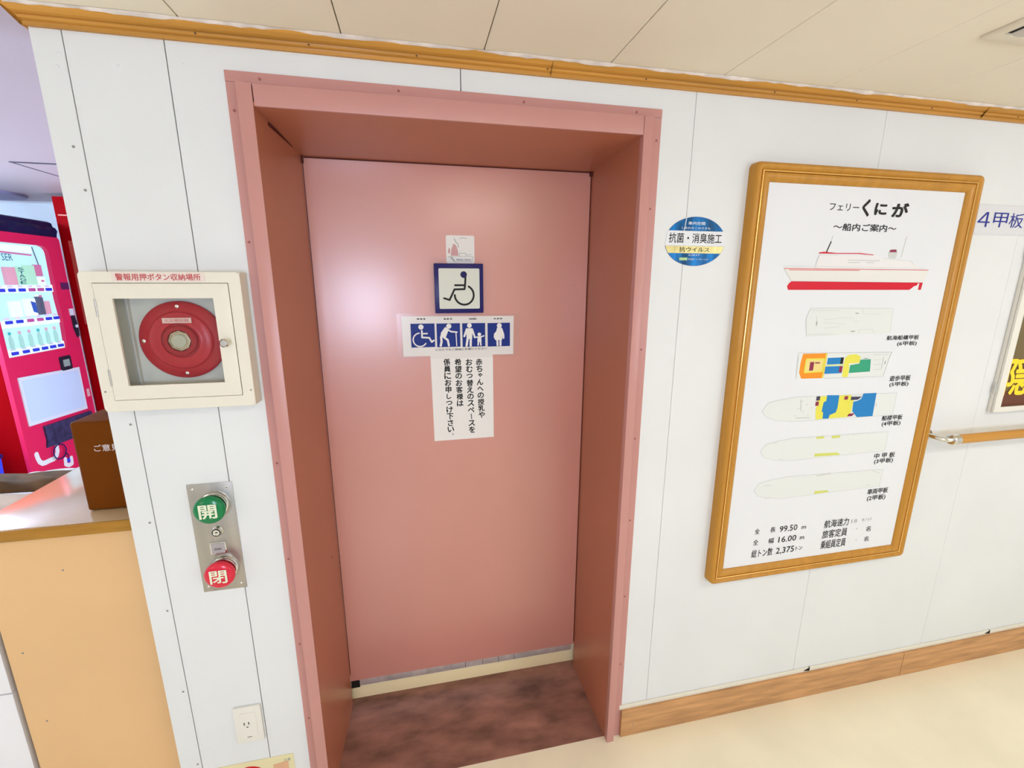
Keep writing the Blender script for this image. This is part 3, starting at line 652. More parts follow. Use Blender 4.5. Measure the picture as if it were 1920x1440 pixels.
# deck 5
pp('deck_plan', [(1.1718, 1.3816), (1.5359, 1.3723), (1.5300, 1.345), (1.5177, 1.2931), (1.1768, 1.2990)], palefill_m)
c2 = b2+0.0003; c3 = c2+0.0003
pp('orange_zone', [(1.1880, 1.3790), (1.2805, 1.3783), (1.2790, 1.3050), (1.2761, 1.2973), (1.1947, 1.2989), (1.1835, 1.3180), (1.1835, 1.3500)], orangeink_m, b, b2)
pp('cream_zone', [(1.2030, 1.3610), (1.2700, 1.3600), (1.2690, 1.3200), (1.2020, 1.3190)], mat('cream_ink', (0.85, 0.68, 0.25), 0.5), b2, c2)
ps('yellow_lines', [[(1.2030, 1.3610), (1.2700, 1.3600), (1.2690, 1.3200), (1.2020, 1.3190), (1.2030, 1.3610)], [(1.2765, 1.3783), (1.2745, 1.2980)]], 0.005, yellowink_m, c2, c3)
pp('maroon_block', [(1.2189, 1.3517), (1.2340, 1.3517), (1.2340, 1.3240), (1.2189, 1.3240)], maroonink_m, c2, c3)
ps('maroon_block', [[(1.238, 1.3485), (1.256, 1.3480)]], 0.004, maroonink_m, c2, c3)
pp('blue_zone', [(1.2843, 1.3628), (1.3458, 1.3628), (1.3458, 1.3414), (1.2843, 1.3414)], blueink_m, b, b2); pp('blue_zone', [(1.2803, 1.3350), (1.3472, 1.3345), (1.3472, 1.3108), (1.2803, 1.3108)], blueink_m, b, b2)
pp('maroon_block', [(1.3349, 1.3628), (1.3458, 1.3628), (1.3458, 1.3414), (1.3349, 1.3414)], ink_m, b2, c2); pp('maroon_block', [(1.3349, 1.3345), (1.3472, 1.3345), (1.3472, 1.3140), (1.3349, 1.3140)], maroonink_m, b2, c2)
ps('yellow_lines', [[(1.2820, 1.3382), (1.3500, 1.3382)]], 0.0035, mat('pale_green_ink', (0.6, 0.75, 0.2), 0.5), b, b2)
pp('yellow_zone', [(1.3510, 1.3600), (1.3640, 1.3700), (1.3900, 1.3720), (1.4117, 1.3640), (1.4117, 1.3430), (1.3700, 1.3414), (1.3745, 1.3200), (1.3733, 1.2971), (1.3520, 1.2975), (1.3500, 1.3200)], yellowink_m, b, b2)
pp('green_zone', [(1.3760, 1.3360), (1.4117, 1.3400), (1.4130, 1.3530), (1.4546, 1.3530), (1.4600, 1.3117), (1.3760, 1.3100)], greenink_m, b, b2)
ps('deck_outline', [[(1.1718, 1.3816), (1.5359, 1.3745)], [(1.5359, 1.3745), (1.5300, 1.3600), (1.5177, 1.2931), (1.28, 1.2960)], [(1.465, 1.35), (1.50, 1.35)], [(1.47, 1.335), (1.505, 1.335)], [(1.47, 1.318), (1.505, 1.318)], [(1.46, 1.3680), (1.52, 1.3660)], [(1.505, 1.36), (1.505, 1.32)], [(1.17, 1.375), (1.175, 1.300)]], 0.0012, paleink_m, c2, c3)
ps('maroon_block', [[(1.4245, 1.3565), (1.4421, 1.3560)], [(1.515, 1.345), (1.515, 1.335)]], 0.003, greyink_m, c2, c3)
# decks 4, 3, 2: pointed hull plans
def hullplan(x0, zc, h, x1, dz0, dz1):
    top = [(x0, zc), (x0+0.018, zc+h*0.30), (x0+0.060, zc+h*0.40), (x0+0.125, zc+h*0.48), (x1, zc+h*0.5+dz0)]
    bot = [(x1, zc-h*0.5+dz1), (x0+0.12, zc-h*0.5), (x0+0.055, zc-h*0.40), (x0+0.018, zc-h*0.25)]
    return top+bot
h4 = hullplan(1.0651, 1.1985, 0.084, 1.5900, -0.008, -0.002); pp('deck_plan', h4, palefill_m); ps('deck_outline', [h4+[h4[0]]], 0.0012, paleink_m, b, b2)
h3 = hullplan(1.0780, 1.0600, 0.080, 1.5860, -0.006, 0.004); pp('deck_plan', h3, palefill_m); ps('deck_outline', [h3+[h3[0]]], 0.0009, paleink_m, b, b2)
h2 = hullplan(1.0730, 0.9240, 0.080, 1.5940, -0.010, 0.006); pp('deck_plan', h2, palefill_m); ps('deck_outline', [h2+[h2[0]]], 0.0009, paleink_m, b, b2)
pp('yellow_zone', [(1.2700, 1.2360), (1.4000, 1.2365), (1.4140, 1.2150), (1.4120, 1.1750), (1.4040, 1.1590), (1.2741, 1.1578), (1.2690, 1.1900)], yellowink_m, b, b2)
pp('blue_zone', [(1.3050, 1.2390), (1.3530, 1.2364), (1.3540, 1.1950), (1.3500, 1.1780), (1.3270, 1.1700), (1.3250, 1.1580), (1.3010, 1.1590), (1.3000, 1.1800), (1.2930, 1.1850), (1.2950, 1.2150), (1.3050, 1.2200)], blueink_m, b2, c2)
pp('blue_zone', [(1.4147, 1.2107), (1.4300, 1.2130), (1.4450, 1.2200), (1.4500, 1.2374), (1.5036, 1.2367), (1.5044, 1.1558), (1.4400, 1.1560), (1.4250, 1.1700), (1.4168, 1.1777)], blueink_m, b2, c2)
for q4 in ([(1.2644, 1.2368), (1.2780, 1.2368), (1.2780, 1.2230), (1.2644, 1.2230)], [(1.4021, 1.2290), (1.4446, 1.2270), (1.4300, 1.2173), (1.4021, 1.2173)]): pp('black_block', q4, mat('soft_black_ink', (0.06, 0.05, 0.10), 0.5), c2, c3)
for q4 in ([(1.2639, 1.2190), (1.2760, 1.2190), (1.2760, 1.2050), (1.2639, 1.2050)], [(1.3753, 1.2320), (1.3890, 1.2320), (1.3890, 1.2200), (1.3753, 1.2200)], [(1.4039, 1.1702), (1.4280, 1.1702), (1.4180, 1.1610), (1.3990, 1.1610)]): pp('maroon_block', q4, maroonink_m, c2, c3)
ps('deck_mark', [[(1.190+0.01*i, 1.175+0.012*((i*7) % 5)), (1.194+0.01*i, 1.176+0.012*((i*7) % 5))] for i in range(7)] + [[(1.205, 1.23), (1.212, 1.19)], [(1.195, 1.168), (1.25, 1.166)], [(1.5100, 1.20), (1.512, 1.19)]], 0.0015, greyink_m, b, b2)
for q4 in ([(1.2897, 1.0980), (1.3200, 1.0970), (1.3200, 1.0890), (1.2897, 1.0890)], [(1.3514, 1.0959), (1.3850, 1.0950), (1.3850, 1.0870), (1.3514, 1.0870)], [(1.2925, 1.0262), (1.3994, 1.0240), (1.3850, 1.0340), (1.2925, 1.0370)], [(1.3175, 0.8873), (1.3784, 0.8890), (1.3700, 0.8960), (1.3175, 0.8980)]): pp('yellow_zone', q4, mat('olive_yellow_ink', (0.66, 0.68, 0.16), 0.5), b, b2)
pp('grey_zone', [(1.3150, 0.9560), (1.3726, 0.9610), (1.3726, 0.9560), (1.3150, 0.9520)], paleink_m, b, b2)
ps('deck_mark', [[(1.128, 1.086), (1.138, 1.085)], [(1.44, 1.099), (1.44, 1.09)], [(1.44, 1.031), (1.441, 1.028)], [(1.155, 1.030), (1.17, 1.022)], [(1.11, 0.938), (1.14, 0.937)], [(1.12, 0.892), (1.14, 0.893)], [(1.55, 0.952), (1.585, 0.940)], [(1.53, 0.898), (1.55, 0.899)]], 0.0018, paleink_m, b, b2)

# ------------------------------------------------------------------ deck number sheet
t = thing('deck_number_sheet', (1.92, -0.0005, 1.80), 'white laminated sheet reading 4 and two blue characters, high beside the framed poster', 'sign')
box('sheet', WALL, 1.800, 2.055, 1.7545, 1.8440, 0.0004, 0.0014, poster_m, t)
box('laminate_film', WALL, 1.796, 2.060, 1.7510, 1.8475, 0.0016, 0.0018, laminate_m, t)
navytext = mat('navy_lettering', (0.02, 0.03, 0.28), 0.4)
for s, u0, u1 in (('４', 1.8060, 1.8580), ('甲', 1.8720, 1.9340), ('板', 1.9420, 2.0040)): text('lettering', WALL, s, u0, u1, 1.7765, 1.8225, 0.0020, navytext, t, bold=0.0)

# ------------------------------------------------------------------ hinged glass display case at the right edge
t = thing('display_case', (2.5, 0, 1.4), 'white framed glass display case with glowing yellow lettering above the handrail', 'display case')
zb, zt, x0, x1, dp = 1.1340, 1.80, 2.0490, 3.05, 0.021
frame('case_body', WALL, (x0, x1, zb, zt), (x0+0.012, x1-0.012, zb+0.012, zt-0.012), 0.0004, dp-0.009, white_m, t, bev=0.001)
df = frame('case_door', WALL, (x0+0.001, x1-0.001, zb+0.001, zt-0.001), (x0+0.031, x1-0.031, zb+0.020, zt-0.020), dp-0.008, dp, white_m, t, bev=0.0015)
box('case_glass', WALL, x0+0.028, x1-0.028, zb+0.017, zt-0.017, dp-0.0055, dp-0.004, glass_m, t)
for z in (1.225, 1.700): tube('hinge', [WALL.p(x0-0.002, z-0.018, dp-0.008), WALL.p(x0-0.002, z+0.018, dp-0.008)], 0.0045, chrome_m, t)
box('backing_board', WALL, x0+0.013, x1-0.013, zb+0.013, zt-0.013, 0.002, 0.006, postbrown_m, t)
box('lower_backing', WALL, x0+0.013, x1-0.013, zb+0.013, zb+0.075, 0.0062, 0.0072, postbrown2_m, t)
P3 = Pl((0, -0.0105, 0), (1, 0, 0), (0, 0, 1), (0, -1, 0))
text('glowing_character', P3, '隠', 2.0860, 2.2200, 1.1950, 1.3320, 0.0, glowy_m, t, bold=0.024)
text('glowing_character', P3, '岐', 2.2450, 2.3790, 1.1950, 1.3320, 0.0, glowy_m, t, bold=0.024)
stroke('pink_edge', P3, [(2.0820, 1.190), (2.0830, 1.325), (2.095, 1.340)], 0.008, -0.002, -0.001, glowp_m, t)

# ------------------------------------------------------------------ handrail
t = thing('handrail', (1.79, 0, 1.06), 'round wooden handrail with chrome end bracket on the white wall below the display case', 'handrail')
tube('rail', [(1.838, -0.060, 1.0615), (4.5, -0.060, 1.0615)], 0.0165, wood_m, t, 20)
tube('end_cap', [(1.814, -0.060, 1.0615), (1.817, -0.060, 1.0615), (1.842, -0.060, 1.0615)], [0.015, 0.0185, 0.0185], chrome_m, t, 20)
tube('bracket', [(1.816, -0.060, 1.0615), (1.805, -0.058, 1.0615), (1.793, -0.050, 1.0620), (1.787, -0.036, 1.0630), (1.785, -0.015, 1.0640), (1.785, -0.001, 1.0640)], 0.0085, chrome_m, t)
lathe('rosette', WALL, 1.785, 1.064, [(0.023, 0.0003), (0.023, 0.004), (0.018, 0.009), (0.0, 0.010)], chrome_m, t)

# ------------------------------------------------------------------ emergency call cabinet
t = thing('alarm_button_cabinet', (-0.543, 0, 1.3), 'cream alarm button cabinet with glass door, left of the pink door', 'cabinet')
cu0, cu1, cv0, cv1, cn = -0.6985, -0.3850, 1.3070, 1.6190, 0.045
frame('cabinet_body', WALL, (cu0+0.001, cu1-0.0005, cv0+0.001, cv1-0.001), (-0.668, -0.416, 1.338, 1.588), 0.0004, cn-0.004, cream_m, t)
# face plate with rounded outer corners
bm = bmesh.new(); ou = rrect(cu0, cu1, cv0, cv1, 0.010, 6); inn = (-0.6750, -0.4100, 1.3330, 1.5950)
iu = rrect(*inn[:2], *inn[2:], 0.0008, 6)
rg = [[bm.verts.new(WALL.p(a_, b_, n)) for a_, b_ in q_] for q_, n in ((ou, cn-0.006), (ou, cn-0.001), ([(x_*0.994+(-0.5418)*0.006, y_*0.994+1.463*0.006) for x_, y_ in ou], cn), (iu, cn), (iu, cn-0.006))]
for p_, q_ in zip(rg, rg[1:]+rg[:1]):
    for i in range(len(p_)): bm.faces.new((p_[i], p_[(i+1) % len(p_)], q_[(i+1) % len(p_)], q_[i]))
obj('face_plate', bm, cream_m, t)
box('back_panel', WALL, -0.672, -0.412, 1.335, 1.591, 0.0006, 0.003, creaminner_m, t)
box('inner_post', WALL, -0.634, -0.6325, 1.338, 1.588, 0.003, 0.014, creaminner_m, t)
box('gap_backing', WALL, -0.4108, -0.4094, 1.3330, 1.5950, cn-0.008, cn-0.0012, dark_m, t)
box('gap_backing', WALL, -0.6750, -0.4100, 1.5940, 1.5952, cn-0.008, cn-0.0012, dark_m, t)
dd = frame('cabinet_door', WALL, (-0.6740, -0.4115, 1.3345, 1.5938), (-0.6418, -0.4450, 1.3665, 1.5612), cn-0.006, cn+0.0012, cream_m, t, bev=0.0008)
box('door_glass', WALL, -0.6440, -0.4430, 1.3640, 1.5635, cn-0.0075, cn-0.0065, glass_m, dd)
lathe('knob', WALL, -0.4285, 1.4610, [(0.006, cn+0.001), (0.005, cn+0.010), (0.0095, cn+0.013), (0.0100, cn+0.019), (0.0070, cn+0.023), (0, cn+0.0235)], chrome_m, dd)
for z in (1.5420, 1.3865):
    hg = tube('hinge', [WALL.p(-0.6745, z-0.019, cn), WALL.p(-0.6745, z+0.019, cn)], 0.0026, steel_m, t, 10)
screw(WALL, -0.690, 1.355, t, n=cn, r=0.002); screw(WALL, -0.392, 1.345, t, n=cn, r=0.002)
lb = box('name_label', WALL, -0.6350, -0.4560, 1.5980, 1.6165, cn+0.0003, cn+0.0010, mat('label_pinkish_white', (0.80, 0.68, 0.62), 0.35), t)
text('lettering', WALL, '警報用押ボタン収納場所', -0.6280, -0.4640, 1.6002, 1.6145, cn+0.0013, labelred_m, lb, bold=0.02)
# red disc
t = thing('red_alarm_button', (-0.534, -0.003, 1.464), 'round red alarm button disc behind the glass of the cream cabinet', 'alarm button')
du, dv, DRr = -0.5345, 1.4640, 0.0900
lathe('disc', WALL, du, dv, [(DRr, 0.0034), (DRr, 0.009), (0.086, 0.0125), (0.070, 0.0140), (0.0665, 0.0160), (0.0640, 0.0190), (0.0500, 0.0195), (0.0470, 0.0215), (0.0400, 0.0215), (0.0385, 0.0190), (0.0, 0.0190)], bell_m, t, 48)
lathe('raised_ring', WALL, du, dv, [(0.0365, 0.0191), (0.0360, 0.0250), (0.0330, 0.0280), (0.0245, 0.0280), (0.0235, 0.0220)], belldark_m, t, 40)
pv = lathe('push_plate', WALL, du, dv, [(0.0232, 0.0200), (0.0232, 0.0262), (0.0205, 0.0272), (0.0195, 0.0250), (0.0120, 0.0246), (0, 0.0246)], mat('brass_ring', (0.50, 0.42, 0.30), 0.3, 0.6), t, 8)
lathe('button_core', WALL, du, dv, [(0.0150, 0.0247), (0.0140, 0.0275), (0, 0.0285)], mat('milky_button', (0.45, 0.44, 0.36), 0.3), t, 20)
for a_ in (90, 180, 270):
    screw(WALL, du+0.0785*math.cos(math.radians(a_)), dv+0.0785*math.sin(math.radians(a_)), t, chrome_m, 0.0042, 0.0130)
lb = box('name_label', WALL, -0.5650, -0.5055, 1.5045, 1.5165, 0.0217, 0.0224, mat('disc_label', (0.72, 0.50, 0.46), 0.4), t)
text('lettering', WALL, '火災報知器', -0.5600, -0.5110, 1.5068, 1.5145, 0.0227, labelred_m, lb, bold=0.0)

# ------------------------------------------------------------------ open / close button plate
t = thing('door_button_plate', (-0.532, 0, 0.79), 'stainless plate with green and red push buttons below the cream cabinet', 'control panel')
box('plate', WALL, -0.5840, -0.4795, 0.7880, 1.0975, 0.0004, 0.0022, steel_m, t, bev=0.0006)
for u, v in ((-0.571, 1.084), (-0.492, 1.084), (-0.492, 0.803), (-0.571, 0.803)): screw(WALL, u, v, t, chrome_m, 0.0032, 0.0022)
for v, m_, ch in ((1.0400, green_m, '開'), (0.8560, redbtn_m, '閉')):
    lathe('button_collar', WALL, -0.5250, v, [(0.0355, 0.0022), (0.0355, 0.006), (0.0330, 0.0115), (0.0315, 0.0120), (0.0310, 0.0165), (0.0280, 0.0170), (0.0280, 0.010)], chrome_m, t, 32)
    bt = lathe('push_button', WALL, -0.5250, v, [(0.0265, 0.010), (0.0265, 0.028), (0.0355, 0.0300), (0.0362, 0.0360), (0.0350, 0.0405), (0.0310, 0.0435), (0.0150, 0.0455), (0, 0.0460)], m_, t, 40)
    part_label(bt, 'green push button' if v > 1 else 'red push button')
    text('lettering', WALL, ch, -0.5250-0.0195, -0.5250+0.0195, v-0.0180, v+0.0180, 0.0464, btntext_m, bt, bold=0.024 if v > 1 else 0.018)
kc = lathe('key_switch', WALL, -0.5270, 0.9650, [(0.0130, 0.0022), (0.0130, 0.006), (0.0110, 0.0080), (0.0105, 0.0160), (0.0080, 0.0165), (0.0078, 0.0145), (0.0, 0.0145)], chrome_m, t, 24)
lathe('key_ring', WALL, -0.5270, 0.9650, [(0.0104, 0.0162), (0.0098, 0.0172), (0.0082, 0.0172), (0.0080, 0.0164)], dark_m, kc, 24)
box('key_slot', WALL, -0.5300, -0.5240, 0.9636, 0.9660, 0.0146, 0.0152, dark_m, kc)
sw = box('lamp_window', WALL, -0.5500, -0.5120, 0.9010, 0.9340, 0.0022, 0.0090, chrome_m, t, bev=0.0012)
box('lamp_lens', WALL, -0.5470, -0.5150, 0.9035, 0.9300, 0.0091, 0.0105, mat('grey_lens', (0.42, 0.38, 0.38), 0.3), sw)
box('lens_bar', WALL, -0.5400, -0.5230, 0.9130, 0.9180, 0.0106, 0.0112, mat('lens_mark', (0.20, 0.19, 0.20), 0.4), sw)

# ------------------------------------------------------------------ outlet
t = thing('wall_outlet', (-0.526, 0, 0.28), 'white wall outlet low beside the pink door casing', 'outlet')
box('cover_plate', WALL, -0.5625, -0.4895, 0.2795, 0.4030, 0.0004, 0.0085, white_m, t, bev=0.003)
prism('socket_face', WALL, rrect(-0.5480, -0.5040, 0.2980, 0.3840, 0.006), 0.0086, 0.0098, white_m, t)
for q_ in ((-0.5375, -0.5352, 0.3430, 0.3530), (-0.5255, -0.5232, 0.3440, 0.3530)): box('slot', WALL, *q_, 0.0099, 0.0102, dark_m, t)
prism('slot', WALL, circ(-0.5290, 0.3350, 0.0030, 10, None, 0, PI), 0.0099, 0.0102, dark_m, t)
box('slot', WALL, -0.5330, -0.5210, 0.2990, 0.3020, 0.0099, 0.0102, screw_m, t)

# bottom safety sticker
t = thing('floor_level_sticker', (-0.5, -0.0005, 0.13), 'cream sticker with a red disc at the foot of the wall under the outlet', 'sticker')
prism('sheet', WALL, [(-0.640, 0.055), (-0.4200, 0.055), (-0.4215, 0.2010), (-0.6400, 0.2010)], 0.0004, 0.0012, mat('sticker_cream', (0.78, 0.70, 0.42), 0.4), t)
prism('red_disc', WALL, circ(-0.5480, 0.133, 0.050, 40), 0.0013, 0.0016, mat('sticker_red', (0.60, 0.0, 0.01), 0.4), t)
prism('orange_patch', WALL, [(-0.480, 0.10), (-0.438, 0.10), (-0.438, 0.178), (-0.480, 0.172)], 0.0013, 0.0016, mat('sticker_salmon', (0.72, 0.42, 0.25), 0.4), t)
text('lettering', WALL, '注意', -0.450, -0.430, 0.177, 0.187, 0.0019, greyink_m, t, bold=0.0)

# ------------------------------------------------------------------ ceiling vent (passage)
t = thing('ceiling_vent', (1.36, -0.48, CEIL), 'cream slotted ceiling vent at the upper right corner', 'vent')
CE = Pl((0, 0, CEIL), (1, 0, 0), (0, 1, 0), (0, 0, -1))
frame('vent_frame', CE, (1.222, 1.520, -0.660, -0.318), (1.245, 1.497, -0.637, -0.345), 0.0003, 0.007, mat('vent_cream', (0.78, 0.70, 0.55), 0.4), t, bev=0.001)
box('vent_duct', CE, 1.243, 1.499, -0.639, -0.343, 0.0003, 0.0015, dark_m, t)
for k in range(6):
    u = 1.268+k*0.040
    prism('slat', Pl((0, -0.637, CEIL), (1, 0, 0), (0, 0, -1), (0, 1, 0)), [(u, 0.0020), (u+0.014, 0.0020), (u+0.024, 0.0065), (u+0.009, 0.0065)], 0.0, 0.292, mat('vent_slat', (0.62, 0.56, 0.50), 0.4) if k == 0 else bpy.data.materials['vent_slat'], t)

# ================================================================== LOUNGE behind the wall end
# ceiling hatch and round ceiling fitting
CE = Pl((0, 0, LC), (1, 0, 0), (0, 1, 0), (0, 0, -1))
t = thing('ceiling_hatch', (-1.65, 1.87, LC), 'square pale hatch in the lounge ceiling, edged by dark joints', 'hatch')
box('hatch_panel', CE, -1.869, -1.35, 1.632, 2.15, 0.0006, 0.004, lounge_ceil_m, t)
frame('hatch_rim', CE, (-1.886, -1.333, 1.615, 2.167), (-1.872, -1.347, 1.629, 2.153), 0.0003, 0.0035, mat('hatch_rim_grey', (0.10, 0.09, 0.13), 0.5), t)
t = thing('round_ceiling_diffuser', (-2.76, 2.60, LC), 'flat round mauve ceiling fitting in the lounge above the vending machine', 'ceiling fitting')
lathe('rim', CE, -2.76, 2.60, [(0.235, 0.0003), (0.230, 0.014), (0.200, 0.020), (0.180, 0.016)], mat('fitting_mauve', (0.30, 0.26, 0.42), 0.5), t, 40)
lathe('dish', CE, -2.76, 2.60, [(0.180, 0.016), (0.080, 0.010), (0, 0.010)], mat('fitting_mauve_dark', (0.22, 0.20, 0.34), 0.5), t, 40)

# counter
t = thing('service_counter', (-0.91, 0.3, 0), 'peach fronted service counter with a glossy top, left of the wall end', 'counter')
CX0, CX1, CY0, CY1 = -1.108, XL-0.006, 0.038, 0.95
box('front_panel', TOP, -1.092, CX1, 0.055, 0.075, 0.0, 0.968, counter_m, t)
box('counter_body', TOP, -1.090, CX1-0.001, 0.076, CY1-0.03, 0.0, 0.968, counter_m, t)
box('counter_top', TOP, CX0, CX1, CY0+0.002, CY1, 0.970, 1.000, ctop_m, t, bev=0.0015)
box('wood_edge', TOP, CX0, CX1, CY0-0.004, CY0+0.0015, 0.969, 0.9995, ctopedge_m, t, bev=0.001)
FP = Pl((0, 0.055, 0), (1, 0, 0), (0, 0, 1), (0, -1, 0))
for u, v in ((-1.058, 0.635), (-1.047, 0.41), (-0.925, 0.865)): screw(FP, u, v, t, screw_m, 0.0025)

# white cabinet left of it
t = thing('white_side_cabinet', (-1.4, 0.4, 0), 'low white cabinet standing against the left end of the peach counter', 'cabinet')
box('carcass', TOP, -1.75, -1.112, 0.082, 0.715, 0.0, 0.865, whitecab_m, t)
box('cabinet_top', TOP, -1.76, -1.111, 0.066, 0.725, 0.867, 0.885, whitecab_m, t, bev=0.002)
box('drawer_front', TOP, -1.75, -1.112, 0.062, 0.080, 0.511, 0.864, whitecab_m, t, bev=0.002)
box('lower_door', TOP, -1.75, -1.112, 0.062, 0.080, 0.06, 0.507, whitecab_m, t, bev=0.002)

# crumpled items on the cabinet
def crumple(name, outline, z, h, m, label, cat, seed, nx=34, ny=22, parent=None):
    rnd = random.Random(seed); bm = bmesh.new(); f = quadmap(outline); g = []
    ph = [(rnd.uniform(3, 9), rnd.uniform(3, 9), rnd.uniform(0, 6), rnd.uniform(0.3, 1)) for _ in range(6)]
    for i in range(nx+1):
        row = []
        for j in range(ny+1):
            s, r = i/nx, j/ny
            e = min(1, 6*min(s, 1-s))*min(1, 5*min(r, 1-r))
            hh = sum(w_*abs(math.sin(a_*s+b_*r+p_)) for a_, b_, p_, w_ in ph)/3.2
            x, y = f(s+0.02*math.sin(9*r+seed), r+0.03*math.sin(7*s+seed))
            row.append(bm.verts.new((x, y, z + 0.002 + e*h*(0.35+0.65*hh))))
        g.append(row)
    for i in range(nx):
        for j in range(ny): bm.faces.new((g[i][j], g[i+1][j], g[i+1][j+1], g[i][j+1]))
    bot = [g[i][0] for i in range(nx+1)]+[g[nx][j] for j in range(1, ny+1)]+[g[i][ny] for i in range(nx-1, -1, -1)]+[g[0][j] for j in range(ny-1, 0, -1)]
    lo = [bm.verts.new((v.co.x, v.co.y, z+0.0005)) for v in bot]
    for i in range(len(bot)):
        k = (i+1) % len(bot); bm.faces.new((bot[i], lo[i], lo[k], bot[k]))
    bm.faces.new(lo[::-1])
    o = obj(name, bm, m, parent, smooth=True)
    if label: tag(o, label, cat)
    return o
crumple('brown_cloth', [(-1.70, 0.580), (-1.125, 0.535), (-1.125, 0.655), (-1.70, 0.700)], 0.8855, 0.038, cloth_m, 'crumpled dark brown cloth on the white cabinet behind the counter end', 'cloth', 3)
crumple('tan_paper_wrap', [(-1.70, 0.30), (-1.125, 0.26), (-1.125, 0.515), (-1.70, 0.560)], 0.8855, 0.030, paperbag_m, 'crumpled tan paper lying in front of the dark brown cloth', 'paper', 5)
crumple('pale_paper_roll', [(-1.48, 0.685), (-1.125, 0.672), (-1.125, 0.712), (-1.48, 0.720)], 0.8855, 0.018, paper_m, 'narrow pale paper strip behind the brown cloth on the white cabinet', 'paper', 9, 20, 8)

# suggestion box
t = thing('suggestion_box', (-0.80, 0.16, 1.0), 'dark brown suggestion box with white lettering on the peach counter', 'box')
bm = bmesh.new(); add_box(bm, TOP, -0.8740, -0.7245, 0.102, 0.235, 1.0008, 1.2480); bevel(bm, 0.012, 4); obj('box_body', bm, brownbox_m, t, smooth=True)
box('slot', TOP, -0.835, -0.745, 0.168, 0.172, 1.2475, 1.2484, dark_m, t)
text('lettering', Pl((0, 0.102, 0), (1, 0, 0), (0, 0, 1), (0, -1, 0)), 'ご意見箱', -0.8285, -0.7510, 1.1665, 1.1850, 0.0005, mat('pale_lettering', (0.72, 0.60, 0.58), 0.4), t, bold=0.01)

# vending machine, front faces +x
t = thing('vending_machine', (-2.6, 2.19, 0), 'red drink vending machine with a bright lit display, behind the counter', 'vending machine')
Y0, Y1, ZV = 1.880, 2.504, 1.875
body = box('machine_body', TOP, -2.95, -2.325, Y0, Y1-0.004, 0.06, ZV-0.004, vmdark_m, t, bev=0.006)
wy0, wy1, wz0, wz1 = 1.915, 2.372, 1.168, 1.808
win = [(wy0, wz0), (2.372, 1.160), (2.3865, 1.360), (2.3780, 1.480), (2.3880, 1.740)] + [(2.388-0.040+0.040*math.cos(a_), 1.768+0.040*math.sin(a_)) for a_ in [PI/2*k/6 for k in range(7)]] + [(wy0+0.03, 1.812), (wy0, 1.785)]
# door shell as outer prism with recessed window: four bars around the display
bm = bmesh.new()
add_prism(bm, VM, [(Y0, 0.08), (Y1, 0.08), (Y1, 1.160), (Y0, 1.160)], -0.024, 0.0)
add_prism(bm, VM, [(Y0, 1.815), (Y1, 1.815), (Y1, ZV-0.012), (Y1-0.012, ZV), (Y0+0.012, ZV), (Y0, ZV-0.012)], -0.024, 0.0)
add_prism(bm, VM, [(Y0, 1.160), (wy0, 1.160), (wy0, 1.815), (Y0, 1.815)], -0.024, 0.0)
add_prism(bm, VM, [(2.374, 1.160), (Y1, 1.160), (Y1, 1.815), (2.340, 1.815)] + [(2.390-0.045+0.045*math.cos(a_), 1.766+0.045*math.sin(a_)) for a_ in [PI/2*(6-k)/6 for k in range(7)]] + [(2.390, 1.740), (2.381, 1.480), (2.389, 1.360)], -0.024, 0.0)
obj('machine_door', bm, vmred_m, t)
box('door_edge_strip', VM, Y1-0.001, Y1+0.004, 0.08, ZV-0.02, -0.02, 0.002, mat('pinkish_edge', (0.78, 0.62, 0.66), 0.3), t)
disp = box('display_back', VM, wy0-0.01, 2.392, 1.155, 1.815, -0.030, -0.0245, lit_m, t)
part_label(disp, 'bright lit cyan white display')
for z in (1.585, 1.385, 1.218): box('shelf_rail', VM, wy0, 2.383, z-0.058, z-0.014, -0.0240, -0.016, lit_w_m, t)
box('shelf_rail', VM, wy0, 2.383, 1.1605, 1.196, -0.0240, -0.015, lit_w_m, t)
box('header_card', VM, wy0, 2.28, 1.765, 1.805, -0.0240, -0.018, lit_w_m, t)
stroke('header_line', VM, [(wy0, 1.765), (2.265, 1.752)], 0.010, -0.0180, -0.016, litpink_m, t)
text('lettering', VM, 'YSER', 2.018, 2.124, 1.712, 1.752, -0.0165, litink_m, t, bold=0.0)
stroke('divider', VM, [(2.290, 1.800), (2.318, 1.665)], 0.006, -0.020, -0.018, litgrey_m, t)
for zi, (z, ys) in enumerate(((1.545, (1.985, 2.058, 2.130, 2.204, 2.272, 2.338)), (1.362, (1.985, 2.060, 2.140, 2.215, 2.285, 2.350)), (1.182, (1.975, 2.055, 2.130, 2.200, 2.268, 2.335)))):
    for k, y in enumerate(ys):
        pb = box('select_button', VM, y-0.020, y+0.020, z-0.012, z+0.007, -0.016, -0.004, vmpink_m if (zi, k) in ((0, 3), (1, 2), (1, 3), (0, 4)) else vmblue_m, t, bev=0.003)
        box('price_tag', VM, y-0.020, y+0.014, z+0.013, z+0.025, -0.016, -0.0145, mat('price_tag_lilac', (0.6, 0.5, 0.75), 0.5, emis=0.5) if 'price_tag_lilac' not in bpy.data.materials else bpy.data.materials['price_tag_lilac'], t)
box('latch_plate', VM, 2.430, 2.500, 1.540, 1.585, 0.0, 0.003, mat('dark_plum', (0.12, 0.02, 0.10), 0.4), t)
prism('coin_slot_panel', VM, [(2.462, 1.365), (2.492, 1.365), (2.504, 1.300), (2.500, 1.225), (2.480, 1.215), (2.462, 1.280)], 0.0, 0.006, vmblack_m, t)
box('coin_slot_plate', VM, 2.457, 2.490, 1.366, 1.412, 0.0, 0.006, vmwhite_m, t)
prism('coin_lever', VM, circ(2.486, 1.292, 0.011, 12), 0.0062, 0.012, vmwhite_m, t)
